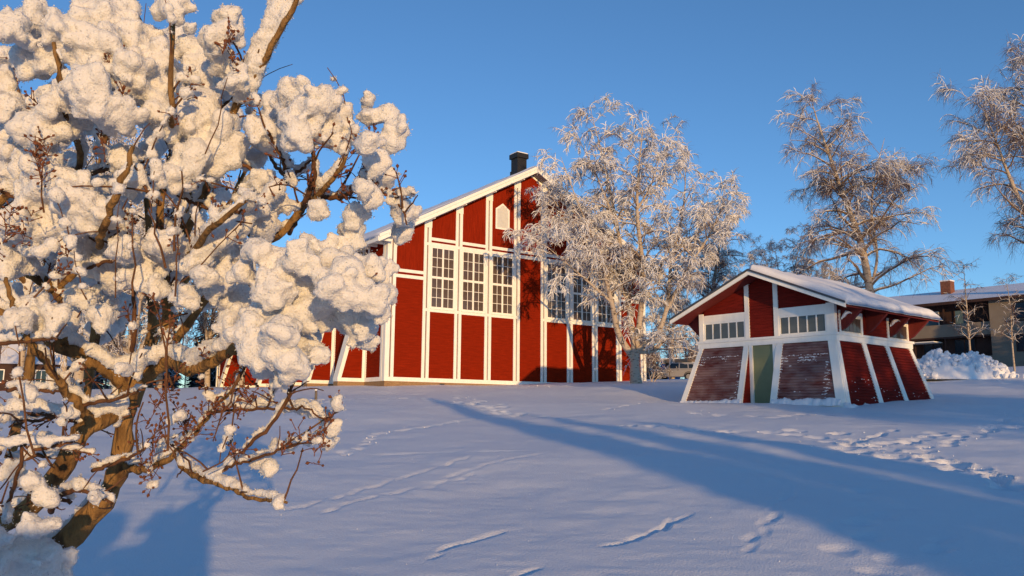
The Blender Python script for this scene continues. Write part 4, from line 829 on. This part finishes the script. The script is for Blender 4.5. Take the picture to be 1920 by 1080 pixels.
# main stems: (photo x, y, depth) chains with radius in photo px
STEMS = [
 ([(-190, 1420, 2.45), (-40, 1180, 2.45), (100, 1035, 2.42), (165, 972, 2.4), (200, 928, 2.38), (227, 860, 2.36), (235, 790, 2.35), (243, 722, 2.35)], [30, 28, 25, 23, 22, 20, 20, 23]),
 ([(243, 722, 2.35), (200, 692, 2.32), (115, 650, 2.26), (55, 620, 2.2), (0, 588, 2.15), (-90, 560, 2.1)], [19, 16, 14, 11, 10, 8]),
 ([(243, 722, 2.35), (280, 700, 2.33), (318, 676, 2.3), (350, 693, 2.22), (395, 680, 2.15), (447, 648, 2.05), (500, 640, 1.98), (570, 664, 1.95), (602, 672, 1.95)], [19, 16, 15, 14, 13, 12, 11, 9, 8]),
 ([(316, 678, 2.3), (316, 600, 2.34), (313, 540, 2.38), (325, 490, 2.4), (345, 420, 2.45), (370, 330, 2.5)], [13, 12, 11, 9, 7, 4]),
 ([(335, 500, 2.4), (375, 455, 1.95), (400, 425, 1.88), (445, 390, 1.86), (475, 360, 1.95)], [9, 8, 7, 5, 3]),
 ([(250, 760, 2.7), (270, 690, 2.72), (287, 620, 2.75), (285, 540, 2.78), (280, 440, 2.8), (270, 330, 2.8)], [15, 14, 13, 11, 8, 4]),
 ([(-250, 1380, 2.3), (-60, 1060, 2.28), (0, 985, 2.26), (50, 955, 2.25), (115, 880, 2.24), (165, 800, 2.25), (215, 782, 2.3), (240, 775, 2.34)], [26, 24, 22, 22, 21, 20, 15, 13]),
 ([(165, 800, 2.25), (160, 776, 2.22), (122, 730, 2.15), (82, 676, 2.08), (46, 626, 2.02), (20, 560, 2.0), (10, 520, 1.98)], [13, 11, 9, 8, 7, 6, 4]),
 ([(120, 650, 2.26), (135, 600, 2.3), (106, 552, 2.32), (100, 545, 2.32), (62, 520, 2.3), (30, 488, 2.3)], [13, 12, 11, 9, 9, 8]),
 ([(104, 548, 2.32), (138, 512, 2.3), (170, 470, 2.28), (192, 440, 1.95), (220, 358, 1.86), (238, 320, 1.86), (250, 275, 1.88)], [9, 8, 8, 8, 8, 7, 6]),
 ([(95, 545, 2.3), (90, 480, 2.35), (120, 420, 2.4), (145, 330, 2.4), (122, 210, 1.98), (115, 150, 1.88), (100, 78, 1.88)], [8, 8, 8, 7, 7, 6, 5]),
 ([(313, 545, 2.38), (300, 400, 2.4), (318, 300, 2.4), (322, 185, 1.9), (325, 38, 1.92)], [10, 8, 7, 6, 5]),
 ([(345, 440, 2.45), (400, 330, 2.3), (432, 226, 2.12), (487, 129, 2.02), (555, 6, 1.95), (590, -70, 1.92)], [9, 9, 8, 8, 7, 6]),
 ([(472, 466, 2.15), (538, 428, 2.1), (571, 380, 2.08), (592, 372, 1.98), (637, 317, 1.93), (667, 250, 1.92)], [8, 8, 7, 7, 5, 2]),
 ([(571, 380, 2.0), (590, 325, 1.93), (586, 290, 1.92), (581, 258, 1.95)], [6, 5, 5, 4]),
 ([(592, 372, 2.08), (640, 368, 2.03), (680, 354, 2.0), (740, 375, 1.97), (765, 420, 1.95)], [6, 5, 4, 3, 2]),
 ([(450, 420, 2.3), (472, 466, 2.15), (440, 500, 2.2), (380, 570, 2.25), (330, 640, 2.28)], [6, 8, 8, 9, 10]),
 ([(228, 872, 2.36), (270, 882, 2.3), (320, 858, 2.25), (342, 838, 2.22), (400, 770, 2.15), (450, 705, 2.1), (480, 640, 2.08)], [9, 8, 7, 5, 4, 3, 2]),
 ([(330, 852, 2.24), (345, 880, 2.2), (375, 897, 2.15), (430, 915, 2.08), (480, 937, 2.02), (538, 941, 1.98)], [7, 6, 6, 5, 4, 3]),
 ([(375, 897, 2.15), (420, 880, 2.12), (470, 830, 2.08), (520, 780, 2.05), (545, 725, 2.02), (520, 640, 2.0)], [3, 3, 4, 4, 3, 3]),
 ([(420, 880, 2.12), (480, 860, 2.05), (530, 842, 2.0), (580, 822, 1.97)], [3, 3, 3, 2]),
 ([(400, 772, 2.15), (460, 768, 2.1), (540, 766, 2.05), (585, 770, 2.0), (620, 790, 1.98)], [3, 3, 3, 2, 2]),
 ([(60, 820, 2.0), (36, 830, 2.0), (70, 840, 2.0), (145, 825, 2.02)], [4, 4, 4, 3]),
 ([(-40, 840, 2.0), (36, 832, 2.0), (30, 900, 2.05), (10, 960, 2.1)], [4, 4, 4, 3]),
 ([(-90, 760, 2.3), (30, 775, 2.3), (110, 782, 2.28), (135, 790, 2.28)], [5, 4, 4, 3]),
 ([(95, 960, 2.35), (100, 940, 2.2), (150, 918, 2.1), (210, 945, 2.05)], [6, 5, 5, 3]),
 ([(240, 690, 2.4), (252, 620, 2.3), (250, 560, 2.28), (240, 480, 2.2), (214, 380, 2.15)], [5, 5, 4, 3, 2]),
 ([(-90, 470, 2.6), (0, 380, 2.5), (60, 260, 2.4), (20, 130, 2.35)], [10, 8, 6, 3]),
 ([(-200, 900, 2.6), (-160, 500, 2.6), (-80, 200, 2.5), (-20, 60, 2.4)], [14, 11, 8, 3]),
 ([(287, 620, 2.75), (350, 520, 2.85), (420, 400, 2.9), (470, 300, 2.85)], [9, 8, 6, 3]),
 ([(150, 800, 2.8), (180, 600, 2.85), (170, 420, 2.85), (200, 250, 2.8), (230, 90, 2.7)], [12, 10, 8, 6, 3]),
 ([(20, 860, 2.9), (60, 640, 2.9), (30, 420, 2.9), (50, 260, 2.8)], [10, 9, 7, 3]),
]
for _ in range(12):                                                # small side branches low in the bush
    x, y, d = rg.uniform(-60, 200), rg.uniform(640, 950), rg.uniform(2.0, 2.7); dx = rg.uniform(60, 150)*rg.choice([-1, 1]); dy = rg.uniform(-45, 25)
    STEMS.append(([(x, y, d), (x+dx*.4, y+dy*.3+6*rg.normal(), d-.03), (x+dx*.75, y+dy*.7+6*rg.normal(), d-.05), (x+dx, y+dy, d-.1)], [4.5, 4, 3.2, 2]))
for _ in range(22):                                                # and in its upper part
    x, y, d = rg.uniform(-20, 560), rg.uniform(150, 520), rg.uniform(1.95, 2.6)
    if x > 430 and y < 230: continue
    dx = rg.uniform(40, 120)*rg.choice([-1, 1]); dy = rg.uniform(-110, -20); STEMS.append(([(x, y, d), (x+dx*.4, y+dy*.45+5*rg.normal(), d-.03), (x+dx*.8, y+dy*.8, d-.05), (x+dx, y+dy, d-.08)], [5, 4, 3.2, 2]))
paths = []
for pts, rr in STEMS:
    P = np.array([bp(*p) for p in pts]); rad_ = np.array([r*S*p[2] for p, r in zip(pts, rr)])*.86
    n = max(10, 5*len(pts)); P, rad_ = resample(P, rad_, n); P += .0022*rg.normal(size=P.shape); rad_ *= 1+.08*rg.normal(size=n); paths.append((P, rad_))
    v, q = tubes(P[None], rad_[None], 10)
    cap0 = np.array([[0, 1, 2, 3], [0, 3, 4, 5], [0, 5, 6, 7], [0, 7, 8, 9]]); e = (n-1)*10; q = np.concatenate([q, cap0[:, ::-1], cap0+e])
    npmesh('stem', v, q, None, M['bark_lilac'] if max(rr) > 6 else M['twig_brown'], bush, True)
# thin twigs springing from the stems
tw, tips, tsnow = [], [], []
for P, rad_ in paths:
    L = np.linalg.norm(np.diff(P, axis=0), axis=1).sum(); m = int(6*L/.5)+1; B, D, r = sample_along(P, rad_, rg.uniform(.1, 1, m))
    for i in range(m):
        if B[i, 2]+BO[2] < .75: continue
        d = nrm(D[i]*.5+rg.normal(0, .45, 3)+np.array([0, 0, .55])); l = rg.uniform(.05, .20); p = [B[i]]
        for k in range(5): d = nrm(d+rg.normal(0, .12, 3)+np.array([0, 0, -.02*k])); p.append(p[-1]+d*l/5)
        p = np.array(p); tw.append(p); tips.append((p[-1], d)); tsnow.append(p)
def px_twig(a, b, r=2.): return np.array([bp(*a)+(bp(*b)-bp(*a))*t+.003*rg.normal(size=3) for t in np.linspace(0, 1, 6)])
LONG = [((318, 720, 1.95), (290, 560, 1.9)), ((245, 690, 2.0), (252, 560, 1.95)), ((250, 560, 1.95), (250, 400, 1.9)), ((330, 560, 1.95), (332, 440, 1.92)), ((310, 500, 1.95), (283, 400, 1.9)), ((283, 400, 1.9), (292, 310, 1.9)),
        ((160, 560, 1.9), (135, 470, 1.88)), ((135, 470, 1.88), (108, 375, 1.86)), ((215, 560, 1.9), (222, 380, 1.88)), ((325, 470, 1.9), (340, 320, 1.88)), ((388, 290, 1.95), (428, 145, 1.9)), ((340, 530, 1.95), (460, 415, 1.9)),
        ((240, 715, 1.95), (220, 690, 1.9)), ((330, 860, 1.95), (300, 780, 1.92)), ((380, 880, 1.9), (465, 840, 1.88)), ((60, 850, 1.9), (25, 610, 1.88)), ((80, 400, 1.95), (65, 240, 1.9)), ((310, 840, 1.95), (320, 600, 1.9)), ((450, 700, 1.95), (400, 830, 2.0)), ((440, 760, 1.9), (410, 870, 1.95))]
for a, b in LONG: tw.append(px_twig(a, b)); tips.append((tw[-1][-1], nrm(tw[-1][-1]-tw[-1][-2])))
tw = np.array(tw); rtw = np.linspace(1, .55, 6)[None]*rg.uniform(.0016, .0034, (len(tw), 1))
o = npmesh('twigs', *tubes(tw, rtw, 5), None, M['twig_brown'], bush, True); o['kind'] = 'stuff'
# dry seed heads: little forked stalks with pointed capsules
sv = []; scap = []
def seed_head(p, d, n, ln):
    for _ in range(n):
        t = rg.random(); b = p-d*ln*t*.9; s = nrm(d*.6+rg.normal(0, .6, 3)); l = rg.uniform(.012, .030); e = b+s*l
        sv.append(np.array([b, b+s*l*.5+.001*rg.normal(size=3), e])); scap.append((e, nrm(s+rg.normal(0, .3, 3)), rg.uniform(.006, .011)))
for p, d in tips:
    if rg.random() < .33: seed_head(p, d, int(rg.integers(5, 14)), rg.uniform(.05, .11))
for (x, y, dd) in [(450, 700, 2.08), (430, 720, 2.1), (400, 745, 2.1), (380, 760, 2.12), (350, 745, 2.1), (330, 760, 2.12), (300, 790, 2.1), (310, 715, 2.08), (335, 690, 2.05), (440, 680, 2.06), (470, 700, 2.05), (300, 750, 2.1), (290, 810, 2.1), (350, 790, 2.1), (420, 760, 2.1), (470, 745, 2.08), (260, 820, 2.12), (65, 290, 1.9), (70, 270, 1.9), (75, 250, 1.88), (60, 400, 1.9), (30, 380, 1.92), (15, 430, 1.92), (190, 230, 1.95), (230, 165, 1.95), (590, 178, 1.95), (570, 185, 1.95), (700, 225, 1.95), (660, 285, 1.95), (690, 295, 1.95), (650, 330, 1.95), (700, 310, 1.93), (690, 525, 1.85), (610, 790, 1.95), (590, 805, 1.95), (560, 800, 1.95), (435, 50, 1.95), (430, 75, 1.95), (130, 470, 1.9), (210, 90, 1.95)]:
    seed_head(bp(x, y, dd), nrm(np.array([.3*rg.normal(), 0, 1.])), 16, .09)
sv = np.array(sv); stalk = tubes(sv, np.broadcast_to(np.array([.0013, .0011, .001]), (len(sv), 3)), 3)
C = np.array([c for c, _, _ in scap]); Dc = np.array([d for _, d, _ in scap]); Lc = np.array([l for _, _, l in scap])
cap = tubes(np.stack([C, C+Dc*Lc[:, None]*.5, C+Dc*Lc[:, None]], 1), np.array([.0012, .0034, .0006])[None]*(Lc/.008)[:, None], 5)
o = npmesh('seed_heads', *merge([stalk, cap]), None, M['seed'], bush, True); o['kind'] = 'stuff'
# ---- snow: soft lumps over branches, merged into one crusted surface, then furred with crystals
lumps = []                                                        # centre, radii (x, y, z)
def lump(p, r, sq=.85): lumps.append((p, np.array([r*rg.uniform(.9, 1.12), r*rg.uniform(.8, 1.05), r*sq*rg.uniform(.9, 1.15)])))
BL = """20 50 35 110 55 32 62 44 36 160 40 44 192 62 48 182 18 34 218 36 40 150 92 44 200 102 48 242 62 38 258 84 42 280 92 36
326 16 33 292 112 36 312 140 30 425 28 24 432 58 20 402 72 30 378 112 42 386 152 38 420 122 32 442 156 26 60 116 30 92 110 26 40 104 20
8 160 30 14 204 28 110 202 50 80 232 46 132 172 32 166 152 38 172 192 38 206 212 40 232 214 36 182 132 36 272 172 46 300 192 42 250 142 36
332 222 46 366 202 46 352 252 46 392 232 42 410 262 42 426 292 36 386 292 36 350 302 36 332 332 30 20 282 36 58 302 30 30 332 32 100 332 42 72 352 36 120 352 36
40 420 40 8 440 42 82 430 40 20 482 42 140 430 36 160 400 46 152 370 36 192 402 26 230 306 24 250 342 24 176 470 30 142 480 30 206 502 36 232 470 24
270 480 36 300 452 30 332 470 30 356 482 34 390 462 34 420 432 34 450 402 30 470 372 28 482 342 26 552 202 36 580 182 32 540 168 22 602 192 32 630 202 26
512 212 30 484 242 26 522 252 36 560 242 40 610 232 36 480 292 26 500 272 26 640 262 24 690 190 15 690 215 17 720 215 19 740 245 25 730 265 22
690 270 26 705 300 26 715 330 25 690 332 22 680 352 20 700 372 22 748 372 20 757 395 23 766 412 24 756 436 17 665 400 20 660 430 22 654 460 22
490 352 30 530 382 22 500 422 26 480 470 26 440 492 34 600 392 20
470 620 36 500 590 46 520 632 46 540 662 40 545 690 30 530 712 17 500 672 40 560 642 36 480 652 30 556 600 36 592 560 54 560 520 46 610 512 46 640 542 50
670 582 44 680 620 34 690 642 20 650 502 40 602 472 34 562 482 34 520 502 34 520 542 36 690 502 30 715 512 24 720 550 21 702 560 28 714 590 17 580 664 18 602 666 15
20 1042 38 60 1020 32 92 1050 36 40 1076 36 112 1076 22 60 990 22 -20 1010 40 100 985 14
490 862 16 502 880 14 440 752 12 470 755 12 500 752 12 540 760 13 565 762 14 590 768 14 612 782 15 624 802 15 616 826 15 545 832 11 520 836 13 580 826 10 600 816 10
60 742 14 30 760 15 52 732 12 345 560 22 400 545 18 420 520 22 460 510 24 150 560 24 190 590 26 250 520 28 290 540 22 60 580 30 100 590 24 30 600 26 
420 470 28 380 520 22 225 440 22 430 600 24 440 560 26 60 900 16 20 880 18 90 930 18 150 905 12 180 930 13""".split()
BL = np.array(BL, float).reshape(-1, 3)
for x, y, r in BL:
    big = (x > 440) & (y > 440) & (y < 720) & (r > 14)
    d = (1.9+.06*rg.normal()) if big else 2.06+.22*vnoise(np.array([x*.006]), np.array([y*.006+3]))[0]+.06*rg.normal()
    c = bp(x, y, d); R_l = r*S*d*(1.12+3.5/r)
    lump(c, R_l*.62)
    for _ in range(24):
        dv = nrm(rg.normal(size=3)); lump(c+dv*R_l*rg.uniform(.3, .92), R_l*rg.uniform(.18, .45), .95)
# snow hidden deeper in the bush and beyond the left edge of the picture
for _ in range(230):
    x, y = rg.uniform(-330, 440), rg.uniform(30, 620)
    if x > 250 and y > 420: continue
    d = rg.uniform(2.35, 3.0); c = bp(x, y, d); R_l = rg.uniform(18, 40)*S*d; lump(c, R_l*.8)
    for _ in range(3): lump(c+nrm(rg.normal(size=3))*R_l*.7, R_l*rg.uniform(.3, .5))
# ridges of snow lying on the stems, and small pads on the twigs
for (P, rad_), (pts, rr) in zip(paths, STEMS):
    seg = np.linalg.norm(np.diff(P, axis=0), axis=1); L = seg.sum(); k = max(4, int(L/.012)); t = np.linspace(.02, .98, k); B, D, r = sample_along(P, rad_, t); u = rg.uniform(0, 50)
    w = vnoise(t*L*5+u, t*0+u)
    for i in range(k):
        flatness = math.sqrt(max(0, 1-D[i, 2]**2))
        if flatness < .30: continue
        h = (.55+.5*w[i])*flatness
        if h > .16:
            rs = np.clip(r[i]*.85+.006, .009, .021)*(.8+.5*h); lumps.append((B[i]+np.array([0, .006, r[i]*.75+rs*.85]), np.array([rs, rs*.9, rs*(.7+.5*h)])))
for p in tw:
    if rg.random() < (.62 if p[0, 2]+BO[2] > 1.85 else .34):
        a = rg.integers(1, 4)
        for i in range(a, 6):
            if rg.random() < .8:
                q = p[i]+rg.normal(0, .003, 3)+np.array([0, .004, .006]); r = rg.uniform(.009, .018); lumps.append((q, np.array([r, r, r*.9])))
def cap_line(a, b, r, off):
    A, Bq = bp(*a), bp(*b); n = int(np.linalg.norm(Bq-A)/(.4*r*S*a[2]))+2
    for t in np.linspace(0, 1, n):
        rr = r*S*a[2]*rg.uniform(.75, 1.1); c = A+(Bq-A)*t+np.array([off[0], .01, off[1]])*S*2; lump(c, rr*.9)
        for _ in range(3): lump(c+nrm(rg.normal(size=3))*rr*.75, rr*rg.uniform(.25, .45), .95)
cap_line((526, 6, 1.98), (455, 180, 2.06), 27, (0, 0)); cap_line((545, -60, 1.95), (526, 6, 1.98), 26, (0, 0)); cap_line((345, 500, 2.0), (455, 418, 1.98), 24, (0, 0)); cap_line((455, 418, 1.98), (520, 350, 2.0), 20, (0, 0))
cap_line((0, 828, 1.95), (140, 820, 1.97), 13, (0, 0)); cap_line((40, 755, 2.2), (140, 775, 2.2), 13, (0, 0)); cap_line((235, 680, 2.3), (305, 655, 2.28), 20, (0, 0)); cap_line((255, 700, 2.3), (240, 672, 2.3), 14, (0, 0))
cap_line((350, 676, 2.2), (440, 634, 2.05), 14, (0, 0)); cap_line((175, 655, 2.25), (230, 690, 2.3), 15, (0, 0)); cap_line((570, 652, 1.95), (604, 660, 1.95), 13, (0, 0)); cap_line((180, 775, 2.25), (228, 755, 2.3), 14, (0, 0))
ico = bmesh.new(); bmesh.ops.create_icosphere(ico, subdivisions=2, radius=1); iv = np.array([v.co for v in ico.verts]); it = np.array([[v.index for v in f.verts] for f in ico.faces]); ico.free()
LC = np.array([l[0] for l in lumps]); LR = np.array([l[1] for l in lumps]); nL = len(LC)
V = LC[:, None, :]+iv[None]*LR[:, None, :]; Tt = (it[None]+(np.arange(nL)*len(iv))[:, None, None]).reshape(-1, 3)
tmp = npmesh('snow_tmp', V.reshape(-1, 3), None, Tt, None); md = tmp.modifiers.new('r', 'REMESH'); md.mode = 'VOXEL'; md.voxel_size = .0075; md.adaptivity = 0; m2 = tmp.modifiers.new('s', 'SMOOTH'); m2.factor = .5; m2.iterations = 3
dg = bpy.context.evaluated_depsgraph_get(); me = bpy.data.meshes.new_from_object(tmp.evaluated_get(dg)); bpy.data.objects.remove(tmp)
n = len(me.vertices); co = np.empty(n*3, np.float32); me.vertices.foreach_get('co', co); co = co.reshape(-1, 3).astype(float); no = np.empty(n*3, np.float32); me.vertices.foreach_get('normal', no); no = no.reshape(-1, 3)
dsp = .006*vnoise(*(co.T*24))+.005*vnoise(*(co.T*58+9))+.0034*vnoise(*(co.T*120+4)); co += no*dsp[:, None]
me.vertices.foreach_set('co', co.astype(np.float32).ravel()); me.update()
snow_o = link('snow', me, M['snow_fluff'], bush, True); snow_o['kind'] = 'stuff'
# crystals standing off the surface
N = 190000; k = rg.integers(0, n, N); a = co[k]+rg.normal(0, .0022, (N, 3)); d1 = nrm(no[k]*rg.uniform(.1, .9, (N, 1))+rg.normal(0, .6, (N, 3))); l = rg.uniform(.0025, .0052, (N, 1)); w = nrm(np.cross(d1, rg.normal(size=(N, 3))))
V = np.stack([a-w*l*.36, a+w*l*.36, a+d1*l], 1).reshape(-1, 3)
o = npmesh('snow_crystals', V, None, np.arange(N*3).reshape(-1, 3), M['snow_fluff'], snow_o); o['kind'] = 'stuff'
print('bush', nL, 'lumps', n, 'verts')
